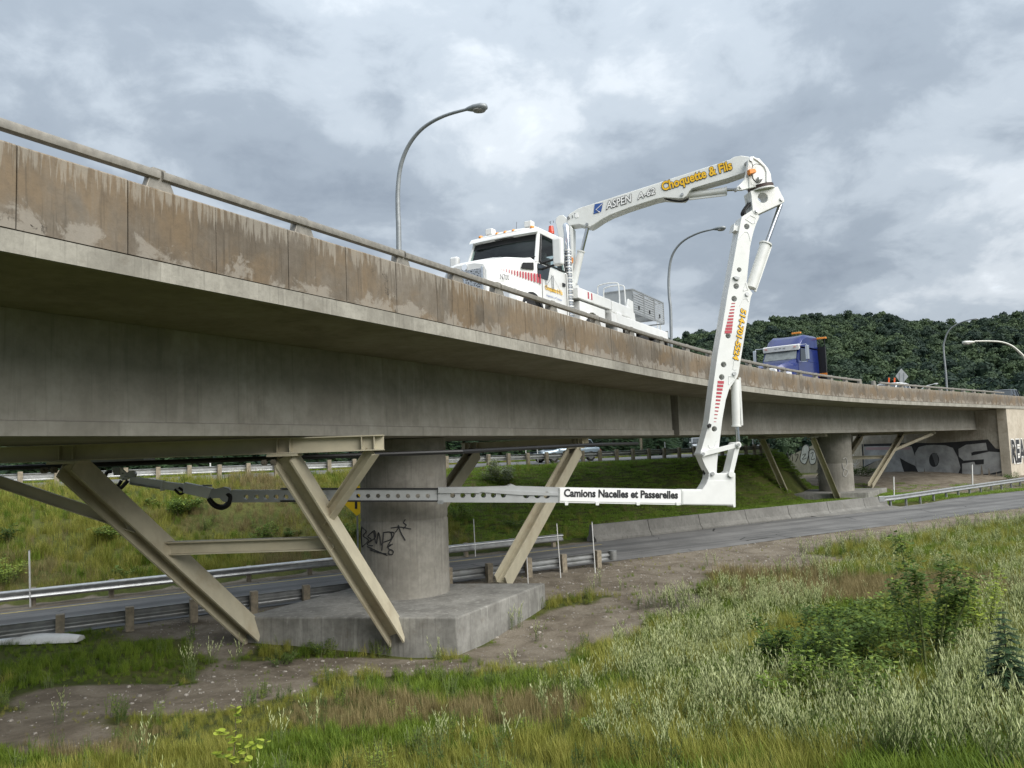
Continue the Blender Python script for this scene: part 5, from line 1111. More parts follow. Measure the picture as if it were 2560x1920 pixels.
for y in (-.85, -.25, 0, .25, .85): m = MB(); m.bb(-1.93, -1.88, y-.07, y+.07, 2.735, 2.765); K(m, 'marker_light', M['red_lens'] if abs(y) > .5 else M['galv_dark'], vz)
# high sleeper roof: dished fairing
m = MB(); m.loft([ringx(-2.35, sym([(1.0, 2.80), (.99, 2.86), (.9, 2.92), (.4, 2.93)])), ringx(-2.75, sym([(1.06, 2.80), (1.03, 3.22), (.85, 3.38), (.4, 3.28)])), ringx(-3.3, sym([(1.1, 2.80), (1.08, 3.42), (.9, 3.58), (.4, 3.54)])), ringx(-5.0, sym([(1.1, 2.80), (1.08, 3.5), (.9, 3.62), (.4, 3.62)]))]); K(m, 'roof_fairing', bpn, bc, smooth=40, bevel=.02)
m = MB(); m.bb(-5.1, -5.25, -1.15, 1.5, 1.0, 2.95); K(m, 'headache_rack', M['black'])
for y in (-.25, 1.25):
    m = MB(); m.bb(-5.3, -5.45, y-.28, y+.28, 3.95 if y < 0 else 3.45, 4.06 if y < 0 else 3.56); lb = K(m, 'light_bar', M['amber'], None, bevel=.02)
    for q_ in (-.15, .15): m = MB(); m.bb(-5.36, -5.40, y+q_-.02, y+q_+.02, 2.9, 3.95 if y < 0 else 3.45); K(m, 'bar_leg', M['black'], lb)
m = MB(); m.bb(-.5, -8.3, -.45, .45, .7, .95); K(m, 'chassis', M['black'])
m = MB(); m.bb(-5.0, -5.04, 1.05, 1.55, 1.15, 1.35); K(m, 'reflective_board', M['orange'], None)
for y in (-.8, .8): m = MB(); m.ball((.0, y, .75), .07, 8, 5); K(m, 'fog_lamp', M['amber'], None)
for sy in (-1, 1): m = MB(); m.cyl((-3.5, sy*1.0, .62), (-4.6, sy*1.0, .62), .3, n=16); K(m, 'fuel_tank', M['chrome'], None, smooth=40)

# ================================================================ cars
def car(P, ang, paint, label, L=4.5, Wd=1.8, H=1.5, kind='hatch', name='car', cat='car', group=None):
    root = empty(name, P, ang, label, cat, group); hw = Wd/2; hl = L/2; zb = .28; belt = H*.60
    nose = {'hatch': .62, 'van': .62, 'suv': .68, 'pickup': .68}[kind]*belt+.15
    m = MB()
    secs = [(hl, .80, zb+.12, nose-.12), (hl-.12, .92, zb, nose), (hl-.9, 1.0, zb, belt-.10), (hl-1.35, 1.0, zb, belt), (-hl+.5, 1.0, zb, belt+.02), (-hl+.08, .94, zb, belt), (-hl, .86, zb+.12, belt-.12)]
    m.loft([ringx(x, sym([(hw*w*.93, a), (hw*w, a+.2), (hw*w*.99, b-.12), (hw*w*.90, b)])) for x, w, a, b in secs]); body = m.build('body', paint, root, smooth=35, bevel=.02)
    r0, r1 = {'hatch': (hl-1.15, -hl+.35), 'van': (hl-.75, -hl+.2), 'suv': (hl-1.35, -hl+.15), 'pickup': (hl-1.6, -hl+2.2)}[kind]
    m = MB(); m.loft([ringx(r0, sym([(hw*.88, belt-.03), (hw*.84, belt+.02)])), ringx(r0-.75, sym([(hw*.90, belt-.02), (hw*.74, H-.06)])), ringx(r1+.35, sym([(hw*.90, belt-.02), (hw*.74, H-.06)])), ringx(r1, sym([(hw*.88, belt-.02), (hw*.80, belt+.05)]))]); gh = m.build('windows', M['glass_dark'], root, smooth=25)
    m = MB(); m.loft([ringx(r0-.70, sym([(hw*.75, H-.09), (hw*.72, H-.05)])), ringx(r0-.9, sym([(hw*.77, H-.07), (hw*.70, H)])), ringx(r1+.45, sym([(hw*.77, H-.07), (hw*.70, H)])), ringx(r1+.28, sym([(hw*.76, H-.10), (hw*.72, H-.05)]))]); m.build('roof', paint, root, smooth=40)
    for sy in (-1, 1):
        for (xa, za, ya), (xb, zb2, yb) in (((r0, belt, .86), (r0-.75, H-.07, .75)), ((r0-1.35, belt, .905), (r0-1.40, H-.06, .75)), ((r1+.9, belt, .905), (r1+.95, H-.06, .75)), ((r1+.02, belt, .88), (r1+.36, H-.06, .75))):
            m = MB(); m.beam((xa, sy*hw*ya, za), (xb, sy*hw*yb, zb2), .07, .05); m.build('pillar', paint, root)
        m = MB(); m.ball((r0-.25, sy*(hw+.10), belt+.08), .11, 8, 6, .7, 1.0, .75); m.build('mirror', paint, root, smooth=60)
        m = MB(); m.loft([ringx(hl-.02, [(sy*hw*.50, nose-.26), (sy*hw*.80, nose-.24), (sy*hw*.82, nose-.10), (sy*hw*.5, nose-.14)]), ringx(hl-.30, [(sy*hw*.55, nose-.28), (sy*hw*.95, nose-.24), (sy*hw*.95, nose-.06), (sy*hw*.55, nose-.12)])]); m.build('headlight', M['headlight'], root)
        for x in (hl-.85, -hl+.85): wheel(root, x, sy*(hw-.11), .33, .33, .22, sy)
        m = MB(); m.bb(-hl-.012, -hl+.1, sy*hw*.6, sy*hw*.86, belt-.35, belt-.12); m.build('tail_light', M['red_lens'], root)
    m = MB(); m.bb(hl-.06, hl+.015, -hw*.45, hw*.45, .42, nose-.28); m.build('grille', M['black'], root)
    m = MB(); m.bb(hl+.01, hl+.03, -.16, .16, .50, .60); m.build('plate', M['white_print'], root)
    return root
def road_car(px, dv, paint, label, **k):
    lo, hi = -20, 75
    for _ in range(40):
        mid = (lo+hi)/2
        if proj(tv(mid, float(vtop_of(np.array(mid)))+dv, 0))[0] < px: lo = mid
        else: hi = mid
    p = tv(lo, float(vtop_of(np.array(lo)))+dv, -.84); q = tv(lo-.3, float(vtop_of(np.array(lo-.3)))+dv, -.84); d = q-p
    return car(p, atan2(d.y, d.x), paint, label, **k)
road_car(1872, 3.0, M['car_silver'], 'silver minivan driving on the highway behind the guardrail', L=4.9, Wd=1.9, H=1.72, kind='van')
road_car(1412, 3.2, M['car_blue'], 'grey-blue car on the highway half hidden by the rear strut', L=4.6, Wd=1.8, H=1.45, kind='hatch')
def bridge_car(px, off, paint, label, **k):
    s = s_at(px, off, 3.5, 0, 160); return car(bp(s, off, ZD), atan2(-bdir(s).y, -bdir(s).x), paint, label, **k)
bridge_car(2510, 3.2, M['car_black'], 'black sport utility vehicle coming along the overpass near the abutment', L=4.8, Wd=1.95, H=1.75, kind='suv')
bridge_car(2578, 6.4, M['car_white'], 'white car following in the lane beside the black sport utility vehicle', L=4.6, Wd=1.85, H=1.6, kind='suv')
bridge_car(2226, 3.2, M['car_white'], 'white car on the overpass next to the diamond sign', L=4.6, Wd=1.85, H=1.5, kind='hatch')

q = tv(t_at(1603, 52, 0, -20, 60), 52.0); root = empty('utility_pole', (q.x, q.y, -.9), 0, 'bare wooden utility pole among the trees behind the highway', 'pole')
m = MB(); m.cyl((0, 0, -.2), (0, 0, 5.4), .13, .10, 10); m.build('pole', M['wood'], root, smooth=40)
m = MB(); m.bb(-.9, .9, -.05, .05, 4.9, 5.02); m.build('cross_arm', M['wood'], root)
# ================================================================ vegetation
rng = np.random.default_rng(11)
def foliage(name, c0, c1, trans=.25, rough=.6, scale=1.2, tip=None):
    m, nt, b = new_mat(name); p = pos(nt); oi = nd(nt, 'ShaderNodeObjectInfo')
    f = mth(nt, 'ADD', mth(nt, 'MULTIPLY', oi.outputs['Random'], .6), mth(nt, 'MULTIPLY', tex_noise(nt, p, scale, 3), .5))
    c = mixc(nt, ramp_f(nt, f, .2, .85), c0, c1); nt.links.new(c, b.inputs['Base Color'])
    b.inputs['Roughness'].default_value = rough; b.inputs['Specular IOR Level'].default_value = .25
    out = nt.nodes['Material Output']; tr = nd(nt, 'ShaderNodeBsdfTranslucent'); nt.links.new(c, tr.inputs[0])
    mx = nd(nt, 'ShaderNodeMixShader'); mx.inputs[0].default_value = trans
    nt.links.new(b.outputs[0], mx.inputs[1]); nt.links.new(tr.outputs[0], mx.inputs[2]); nt.links.new(mx.outputs[0], out.inputs[0]); return m
foliage('grass_green', (.085, .145, .014), (.18, .25, .03), .35)
foliage('grass_yellow', (.19, .21, .032), (.32, .31, .07), .35)
foliage('grass_brown', (.17, .14, .06), (.27, .22, .10), .2)
foliage('lawn', (.14, .23, .025), (.22, .32, .05), .35)
foliage('spike', (.42, .47, .20), (.66, .70, .40), .3)
foliage('stem', (.11, .15, .05), (.17, .20, .08), .2)
foliage('leaf', (.05, .095, .018), (.11, .17, .035), .3)
foliage('leaf_bright', (.13, .20, .03), (.26, .33, .06), .35)
foliage('leaf_yellow', (.28, .36, .04), (.42, .50, .08), .35)
foliage('leaf_grey', (.17, .20, .13), (.33, .36, .22), .3)
foliage('spruce', (.018, .04, .018), (.04, .075, .030), .1)
foliage('forest', (.013, .030, .022), (.058, .090, .040), .12, .7, .012)
foliage('forest_under', (.016, .03, .014), (.022, .04, .018), 0, .9)
foliage('petal_white', (.7, .7, .68), (.8, .8, .78), .2)

def raw_mesh(name, V, Fc, mats, mi=None):
    me = bpy.data.meshes.new(name); me.from_pydata([tuple(map(float, v)) for v in V], [], Fc)
    for m_ in mats: me.materials.append(m_)
    if mi is not None: me.polygons.foreach_set('material_index', mi)
    return me
def blades(n, h0, h1, rad, w, bend, rs):
    V, Fc = [], []
    for _ in range(n):
        a = rs.uniform(0, 2*pi); r = rad*sqrt(rs.uniform(0, 1)); bx, by = r*cos(a), r*sin(a); h = rs.uniform(h0, h1); la = rs.uniform(0, 2*pi); le = bend*h*rs.uniform(.2, 1.0)
        wx, wy = -sin(la)*w/2, cos(la)*w/2; k = len(V)
        for t, ww in ((0, 1), (.45, .85), (.8, .5)):
            cx, cy = bx+cos(la)*le*t*t, by+sin(la)*le*t*t; z = h*(t-.18*t*t*bend)
            V += [(cx-wx*ww, cy-wy*ww, z), (cx+wx*ww, cy+wy*ww, z)]
        V.append((bx+cos(la)*le, by+sin(la)*le, h*(1-.18*bend)))
        Fc += [(k, k+1, k+3, k+2), (k+2, k+3, k+5, k+4), (k+4, k+5, k+6)]
    return V, Fc
def src(name, V, Fc, mats, mi=None):
    return bpy.data.objects.new(name, raw_mesh(name, V, Fc, mats, mi))
def leaf_quad(V, Fc, c, d, up, L, w):
    d = d/np.linalg.norm(d); s = np.cross(d, up); s = s/(np.linalg.norm(s)+1e-6); k = len(V)
    n_ = np.cross(s, d); V += [c, c+d*L*.5+s*w/2-n_*L*.06, c+d*L, c+d*L*.5-s*w/2-n_*L*.06]; Fc.append((k, k+1, k+2, k+3))
def weed(rs, nst, h0, h1, spike=True, leafn=14):
    """upright stems, small leaves and pale flower spikes"""
    V, Fc, MI = [], [], []
    for _ in range(nst):
        a = rs.uniform(0, 2*pi); r = .10*sqrt(rs.uniform(0, 1)); b = np.array([r*cos(a), r*sin(a), 0]); h = rs.uniform(h0, h1); la = rs.uniform(0, 2*pi); le = h*rs.uniform(.05, .3)
        def at(t): return b + np.array([cos(la)*le*t*t, sin(la)*le*t*t, h*t*(1-.1*t)])
        k = len(V); w = .004
        for t in (0, .5, 1): p = at(t); V += [p+np.array([w, 0, 0]), p+np.array([-w*.5, w*.8, 0]), p+np.array([-w*.5, -w*.8, 0])]
        for j in (0, 3):
            for q in range(3): Fc.append((k+j+q, k+j+(q+1) % 3, k+j+3+(q+1) % 3, k+j+3+q)); MI.append(1)
        for _l in range(leafn):
            t = rs.uniform(.12, .8); p = at(t); a2 = rs.uniform(0, 2*pi); d = np.array([cos(a2), sin(a2), rs.uniform(-.2, .7)]); leaf_quad(V, Fc, p, d, np.array([0, 0, 1.]), rs.uniform(.025, .05), rs.uniform(.010, .02)); MI.append(2)
        if spike:
            for _s in range(rs.integers(4, 8)):
                t = rs.uniform(.55, 1.0) if _s else 1.0; p = at(t); a2 = rs.uniform(0, 2*pi); d = np.array([cos(a2)*.35, sin(a2)*.35, 1.0]) if _s else np.array([cos(la)*.3, sin(la)*.3, 1.]); d = d/np.linalg.norm(d); L = rs.uniform(.035, .085); R_ = rs.uniform(.0035, .0062)
                s1 = np.cross(d, [1, 0, .1]); s1 /= np.linalg.norm(s1); s2 = np.cross(d, s1); k = len(V); V.append(p)
                for tt, rr in ((.25, 1), (.65, .9)):
                    for q in range(4): V.append(p+d*L*tt+(s1*cos(q*pi/2)+s2*sin(q*pi/2))*R_*rr)
                V.append(p+d*L)
                for q in range(4):
                    q2 = (q+1) % 4; Fc += [(k, k+1+q2, k+1+q), (k+1+q, k+1+q2, k+5+q2, k+5+q), (k+5+q, k+5+q2, k+9)]; MI += [0, 0, 0]
    return V, Fc, MI
def instancer(name, P, rot, scl, idx, sources, label=None, cat=None, tilt=None):
    c = bpy.data.collections.new(name+'_pieces')
    for i, o in enumerate(sources): o.name = '%s_piece_%02d' % (name, i); c.objects.link(o)
    me = bpy.data.meshes.new(name); me.from_pydata(P.tolist(), [], [])
    a = me.attributes.new('rot', 'FLOAT_VECTOR', 'POINT'); R3 = np.zeros((len(P), 3), np.float32); R3[:, 2] = rot
    if tilt is not None: R3[:, 0] = tilt
    a.data.foreach_set('vector', R3.ravel())
    a = me.attributes.new('scl', 'FLOAT', 'POINT'); a.data.foreach_set('value', scl.astype(np.float32))
    a = me.attributes.new('idx', 'INT', 'POINT'); a.data.foreach_set('value', idx.astype(np.int32))
    o = link(bpy.data.objects.new(name, me)); ng = bpy.data.node_groups.new(name, 'GeometryNodeTree')
    ng.interface.new_socket('Geometry', in_out='INPUT', socket_type='NodeSocketGeometry'); ng.interface.new_socket('Geometry', in_out='OUTPUT', socket_type='NodeSocketGeometry')
    N, L = ng.nodes, ng.links; gi = N.new('NodeGroupInput'); go = N.new('NodeGroupOutput'); ip = N.new('GeometryNodeInstanceOnPoints')
    ci = N.new('GeometryNodeCollectionInfo'); ci.inputs['Collection'].default_value = c; ci.inputs['Separate Children'].default_value = True; ci.inputs['Reset Children'].default_value = True
    def attr(nm, ty): n = N.new('GeometryNodeInputNamedAttribute'); n.data_type = ty; n.inputs['Name'].default_value = nm; return n.outputs['Attribute']
    L.new(gi.outputs[0], ip.inputs['Points']); L.new(ci.outputs[0], ip.inputs['Instance']); ip.inputs['Pick Instance'].default_value = True
    L.new(attr('idx', 'INT'), ip.inputs['Instance Index']); er = N.new('FunctionNodeEulerToRotation'); L.new(attr('rot', 'FLOAT_VECTOR'), er.inputs[0]); L.new(er.outputs[0], ip.inputs['Rotation'])
    L.new(attr('scl', 'FLOAT'), ip.inputs['Scale']); L.new(ip.outputs[0], go.inputs[0])
    md = o.modifiers.new('scatter', 'NODES'); md.node_group = ng
    o['kind'] = 'stuff'; tag(o, label, cat); return o

# ---------------------------------------------------------------- wooded hill
RID = np.array([(-400, 1010), (1200, 990), (1500, 930), (1640, 880), (1740, 848), (1850, 828), (1950, 812), (2000, 803), (2080, 797), (2160, 796), (2230, 803), (2300, 818), (2360, 820), (2420, 822), (2480, 812), (2560, 797), (2700, 780), (3000, 800), (3600, 900)], float)
def hill_z(X, Y):
    D = np.maximum(Y, 1.0); px = 1280 + F*X/D; hor = 1127.5 - .0349*(px-1280)
    yr = np.interp(px, RID[:, 0], RID[:, 1]); R_ = 640.0; zr = (hor-yr)/F*R_ - 13
    k = sstep(170, R_, Y); z = zr*k**1.15 + (fbm(X, Y, 90, 5)-.5)*22*k*(1-k)*2
    return np.where(Y > R_, zr - (Y-R_)*.05, z) - 4.0*(1-k)
def build_hill():
    az = np.linspace(-.75, 1.15, 160); Ds = np.linspace(150, 900, 70); A_, D_ = np.meshgrid(az, Ds); X = A_*D_; Y = D_; Z = hill_z(X, Y)
    idx = np.arange(A_.size).reshape(A_.shape); f = np.stack([idx[:-1, :-1], idx[:-1, 1:], idx[1:, 1:], idx[1:, :-1]], -1).reshape(-1, 4)
    me = raw_mesh('hill', np.stack([X, Y, Z], -1).reshape(-1, 3), f.tolist(), [M['forest_under']]); me.shade_smooth(); o = link(bpy.data.objects.new('hill', me)); o['kind'] = 'structure'
build_hill()
def crown_src(seed, R_=4.2, H=5.2, n=900, q=.75, conifer=False):
    rs = np.random.default_rng(seed); V, Fc = [], []
    lumps = [(rs.normal(0, 1, 3)*np.array([R_*.45, R_*.45, H*.3]), R_*rs.uniform(.35, .6)) for _ in range(11)]
    for i in range(n):
        c, r = lumps[rs.integers(len(lumps))]; d = rs.normal(0, 1, 3); d /= np.linalg.norm(d); d[2] = abs(d[2])*.9+d[2]*.1
        p = c + d*r*rs.uniform(.85, 1.05) + np.array([0, 0, H*.75]); nrm = d + rs.normal(0, .45, 3); nrm /= np.linalg.norm(nrm); s = np.cross(nrm, rs.normal(0, 1, 3)); s /= np.linalg.norm(s); t = np.cross(nrm, s); k = len(V); w = q*rs.uniform(.6, 1.3)
        V += [p-s*w*.5-t*w*.3, p+s*w*.5-t*w*.4, p+s*w*.4+t*w*.5, p-s*w*.35+t*w*.45]; Fc.append((k, k+1, k+2, k+3))
    for c, r in lumps:   # solid heart added inside each clump to block light
        k = len(V); cc = c+np.array([0, 0, H*.75])
        for a in range(6): V.append(cc+np.array([cos(a*pi/3), sin(a*pi/3), 0])*r*.8)
        V += [cc+np.array([0, 0, r*.8]), cc-np.array([0, 0, r*1.6])]
        for a in range(6): Fc += [(k+a, k+(a+1) % 6, k+6), (k+(a+1) % 6, k+a, k+7)]
    return src('crown', V, Fc, [M['forest']])
def build_forest():
    P = []
    for D0, D1, n in ((175, 260, 700), (260, 400, 1300), (400, 560, 1700), (560, 665, 1600)):
        Y = np.sqrt(rng.uniform(D0**2, D1**2, n)); px = rng.uniform(1350, 2950, n); X = (px-1280)/F*Y; P.append(np.stack([X, Y, hill_z(X, Y)-1.0], -1))
    Y = np.sqrt(rng.uniform(85**2, 190**2, 900)); px = rng.uniform(-450, 1650, 900); X = (px-1280)/F*Y; P.append(np.stack([X, Y, np.full(900, -2.2)], -1))
    P = np.concatenate(P); n = len(P); sc = rng.uniform(.75, 1.45, n); flat_ = P[:, 1] < 190; sc[flat_] *= .6
    instancer('hill_forest', P, rng.uniform(0, 6.28, n), sc, rng.integers(0, 6, n), [crown_src(100+i, 4.0+.3*i, 5+(i % 3), 1000) for i in range(6)], 'dark green deciduous forest covering the hill behind the overpass', 'forest')
build_forest()
# ---------------------------------------------------------------- spruces behind the highway
def spruce_meshes(seed, H=5.0):
    rs = np.random.default_rng(seed); V, Fc = [], []
    nl = 17
    for i in range(nl):
        z = H*(.04+.95*i/nl); R_ = H*.28*(1-i/nl)**.8+.05; nb = 13 if i < 10 else 8
        for b in range(nb):
            a = 2*pi*b/nb+rs.uniform(-.3, .3); d = np.array([cos(a), sin(a), -.25-.1*rs.uniform()]); L = R_*rs.uniform(.75, 1.15)
            for t in np.arange(.2, 1.0, .2):
                c = np.array([0, 0, z])+d*L*t
                for sgn in (-1, 1): 
                    dd = d + np.array([-sin(a), cos(a), 0])*sgn*.8 + rs.normal(0, .15, 3); leaf_quad(V, Fc, c, dd, np.array([0, 0, 1.]), L*.42*(1.1-t*.5), .12)
            leaf_quad(V, Fc, np.array([0, 0, z])+d*L*.2, d, np.array([0, 0, 1.]), L*.9, .14)
    me = raw_mesh('crown', V, Fc, [M['spruce']])
    m = MB(); m.cyl((0, 0, -.2), (0, 0, H*.95), .09, .01, 7); tr = bpy.data.meshes.new('trunk'); tr.from_pydata([tuple(v) for v in m.v], [], m.f); tr.materials.append(M['bark']); return me, tr
SPR = [spruce_meshes(200+i) for i in range(4)]
def spruce_at(P, sc, k, label, group, cat='tree'):
    r = empty('spruce_tree', P, rng.uniform(0, 6.28), label, cat, group); r.scale = (sc, sc, sc*rng.uniform(.9, 1.15))
    for me, nm in zip(SPR[k % 4], ('crown', 'trunk')): link(bpy.data.objects.new(nm, me), r)
    return r
k = 0
for t in np.arange(-16, 64, 1.55):
    for row in (0, 1):
        tt = t+rng.uniform(-.6, .6)+row*.7; dv = 11.5+row*3.2+rng.uniform(-.8, .8)
        P = tv(tt, float(vtop_of(np.array(tt)))+dv); px = proj((P.x, P.y, -.8))[0]
        if not -60 < px < 1990: continue
        spruce_at((P.x, P.y, -.95), rng.uniform(.55, 1.05), k, 'dark green spruce in the belt of trees behind the highway', 'spruces behind the highway'); k += 1

# ---------------------------------------------------------------- grass and weeds
def frustum_points(D0, D1, dens, margin=330):
    X0, X1 = (-margin-1280)/F*D1, (2560+margin-1280)/F*D1; n = int((X1-X0)*(D1-D0)*dens)
    X = rng.uniform(X0, X1, n); Y = rng.uniform(D0, D1, n); Z = height(X, Y); px, py = projn(X, Y, Z); k = (px > -margin) & (px < 2560+margin) & (py < 1920+420) & (py > 1080)
    return X[k], Y[k], Z[k], px[k], py[k]
def ell(px, py, L): 
    d = np.zeros_like(px)
    for cx, cy, rx, ry, k in L: d = np.maximum(d, k*np.clip(1.5-1.5*(((px-cx)/rx)**2+((py-cy)/ry)**2), 0, 1))
    return d
SPIKES = [(1870, 1560, 300, 90, 1), (1780, 1690, 300, 120, 1), (2000, 1800, 400, 110, 1), (2250, 1870, 420, 110, 1), (2480, 1700, 160, 230, 1), (1650, 1860, 280, 90, .75), (2280, 1385, 330, 60, .8), (2480, 1340, 200, 60, .7), (1480, 1790, 220, 90, .4), (1250, 1860, 200, 60, .25), (2560, 1900, 250, 120, 1), (2100, 1430, 260, 40, .5), (2650, 1600, 200, 400, .9)]
BROWN = [(2250, 1480, 420, 45, .9), (1900, 1445, 250, 30, .6), (1300, 1790, 260, 60, .6), (900, 1790, 300, 70, .5), (250, 1860, 350, 70, .5), (1950, 1500, 250, 40, .45)]
LUSH = [(180, 1650, 420, 70, 1), (480, 1600, 200, 50, .9), (1150, 1740, 400, 60, .5), (1680, 1480, 150, 30, .7), (820, 1640, 90, 40, .7)]
rs = np.random.default_rng(5)
G_green = [src('g', *blades(34, .22, .46, .13, .011, .7, rs), [M['grass_green']]) for _ in range(3)]
G_yel = [src('g', *blades(30, .26, .55, .13, .009, .6, rs), [M['grass_yellow']]) for _ in range(3)]
G_brn = [src('g', *blades(26, .25, .55, .14, .007, .5, rs), [M['grass_brown']]) for _ in range(2)]
G_lawn = [src('g', *blades(80, .05, .12, .34, .013, .8, rs), [M['lawn']]) for _ in range(2)]
def scatter_grass():
    Pp, Rr, Ss, Ii = [], [], [], []
    for D0, D1, dens, big in ((3, 9, 120, .62), (9, 14, 85, .68), (14, 22, 50, .72), (22, 30, 28, .8), (30, 42, 26, .75), (42, 62, 14, .9)):
        X, Y, Z, px, py = frustum_points(D0, D1, dens); t = X*RU.x+Y*RU.y; v = -X*RU.y+Y*RU.x
        vt = vtop_of(t); dm = dirt_mask(X, Y, Z); n1 = fbm(X, Y, 1.3, 21); n2 = fbm(X, Y, 3.1, 31)
        ok = ((v < 22.0) | ((v > 28.9) & (v < vt-.2)) | (v > vt+9.2))
        a = (X-AB0.x)*ABu.x + (Y-AB0.y)*ABu.y; o = (X-AB0.x)*ABn.x + (Y-AB0.y)*ABn.y
        ok &= ~((o > -.5) & (o < 12.4) & (a > -.4))
        # nothing grows through the footings
        def inpar(p0, e1, e2):
            A_ = np.array([[e1.x, e2.x], [e1.y, e2.y]]); q = np.linalg.inv(A_) @ np.stack([X-p0.x, Y-p0.y]); return (q[0] > -.02) & (q[0] < 1.02) & (q[1] > -.03) & (q[1] < 1.03)
        ok &= ~inpar(fL, fR-fL, dep) & ~inpar(gL, gR-gL, dep2)
        ok &= rng.random(len(X)) > np.clip((dm-.18)*1.9, 0, .93)
        shade = np.where((v < 21.5), np.clip(1.0-.0*X, 0, 1), 1)
        emb = (v > 28.9) & (v < vt); lawn = emb & (t > 16)
        under = ell(px, py, [(420, 1780, 520, 110, 1)])
        br = ell(px, py, BROWN) + (n2-.5)*.7; lu = ell(px, py, LUSH) + (n1-.5)*.5
        idx = np.where(br > .48, rng.integers(6, 8, len(X)), np.where(lu > .35, rng.integers(0, 3, len(X)), np.where(n1 > .52, rng.integers(0, 3, len(X)), rng.integers(3, 6, len(X)))))
        idx = np.where(emb & (rng.random(len(X)) < .55), rng.integers(3, 6, len(X)), idx); idx = np.where(emb & (fbm(X, Y, 3.5, 61)+rng.uniform(-.12, .12, len(X)) > .58), rng.integers(6, 8, len(X)), idx); idx = np.where(lawn & (rng.random(len(X)) < .85+(t-16)*.01), 8+rng.integers(0, 2, len(X)), idx)
        sc = big*rng.uniform(.65, 1.25, len(X))*(.75+.6*n2); sc = np.where((px < 1500) & (v < 21.5), sc*.72, sc); sc = np.where(under > .3, sc*.62, sc); sc *= np.where(dm > .5, .42, np.where(dm > .15, .6, 1))
        sc = np.where((idx >= 8), big*rng.uniform(1.0, 1.5, len(X)), sc)
        sc = np.where((v > 20) & (v < 22), sc*.6, sc); sc = np.where(emb & ~lawn, sc*(.45+1.15*fbm(X, Y, 1.7, 71)), sc)
        keep = ok & ~((px < 1500) & (v < 21.5) & (rng.random(len(X)) < .15))
        Pp.append(np.stack([X, Y, Z-.015], -1)[keep]); Ss.append(sc[keep]); Ii.append(idx[keep])
    P = np.concatenate(Pp); n = len(P); print('grass tufts', n)
    instancer('meadow_grass', P, rng.uniform(0, 6.28, n), np.concatenate(Ss), np.concatenate(Ii), G_green+G_yel+G_brn+G_lawn, 'mixed green and straw coloured grass on the banks', 'grass', rng.uniform(-.12, .12, n))
scatter_grass()
def scatter_weeds():
    Pp, Ss = [], []
    for D0, D1, dens in ((3, 9, 44), (9, 14, 40), (14, 24, 24), (24, 40, 8)):
        X, Y, Z, px, py = frustum_points(D0, D1, dens); v = -X*RU.y+Y*RU.x; n1 = fbm(X, Y, .9, 41)
        d = ell(px, py, SPIKES) + (n1-.5)*1.1 - .18; ok = (rng.random(len(X)) < np.clip(d, .0, 1)) & (v < 20.3)
        ok &= ell(px, py, [(2120, 1650, 300, 130, 1), (2330, 1560, 130, 80, 1)]) < rng.uniform(.1, .9, len(X))
        ok |= (rng.random(len(X)) < .0015) & (px > 1300) & (v < 20) & (dirt_mask(X, Y, Z) < .3)
        Pp.append(np.stack([X, Y, Z-.02], -1)[ok]); Ss.append((rng.uniform(.55, 1.0, len(X))*(.8+.4*n1))[ok]*(.9 if D0 < 14 else .95))
    P = np.concatenate(Pp); n = len(P); print('weeds', n); rs = np.random.default_rng(9)
    S_ = []
    for i in range(5): V, Fc, MI = weed(rs, 7, .40, .78); S_.append(src('w', V, Fc, [M['spike'], M['stem'], M['leaf']], MI))
    instancer('white_spike_weeds', P, rng.uniform(0, 6.28, n), np.concatenate(Ss), rng.integers(0, 5, n), S_, 'pale flowering weeds with upright spikes on the near bank', 'weeds', rng.uniform(-.15, .15, n))
    # low leafy weeds
    Pp, Ss = [], []
    for D0, D1, dens in ((3, 14, 5), (14, 24, 2.2), (29, 50, 1.6)):
        X, Y, Z, px, py = frustum_points(D0, D1, dens); v = -X*RU.y+Y*RU.x; t = X*RU.x+Y*RU.y; dm = dirt_mask(X, Y, Z); ok = ((v < 20.5) | ((v > 29.2) & (v < vtop_of(t)-.5))) & (fbm(X, Y, 2.2, 51) > .5) & (dm < .55) & ~((v > 29) & (t > 18))
        Pp.append(np.stack([X, Y, Z], -1)[ok]); Ss.append(rng.uniform(.5, 1.2, ok.sum())*(1.0 if D0 < 29 else 1.35))
    P = np.concatenate(Pp); n = len(P); S_ = []
    for i in range(4):
        V, Fc, MI = weed(rs, 9, .18, .42, False, 16); S_.append(src('w', V, Fc, [M['spike'], M['stem'], M['leaf'] if i % 2 else M['leaf_bright']], MI))
    for o in S_:
        pass
    instancer('leafy_weeds', P, rng.uniform(0, 6.28, n), np.concatenate(Ss), rng.integers(0, 4, n), S_, 'low leafy green weeds among the grass', 'weeds')
scatter_weeds()
def scatter_stones():
    rs = np.random.default_rng(15); S_ = []
    for i in range(4):
        m = MB(); m.ball((0, 0, 0), 1.0, 6, 4); V = [np.array(v)*rs.uniform(.7, 1.25, 3)*np.array([1, .8, .55]) for v in m.v]; S_.append(src('stone', V, m.f, [M['stone']]))
    X, Y, Z, px, py = frustum_points(7, 34, 55); dm = dirt_mask(X, Y, Z); v = -X*RU.y+Y*RU.x
    ok = (rng.random(len(X)) < np.clip(dm-.25, 0, 1)*(.25+.9*fbm(X, Y, 1.1, 81))) & (v < 22.2); P = np.stack([X, Y, Z], -1)[ok]; n = len(P)
    instancer('dirt_gravel', P, rng.uniform(0, 6.28, n), rng.uniform(.006, .022, n)+.05*rng.random(n)**14, rng.integers(0, 4, n), S_, 'small grey stones scattered over the bare dirt', 'gravel')
simple('stone', (.26, .24, .21), .9, 0, .35, 30)
scatter_stones()
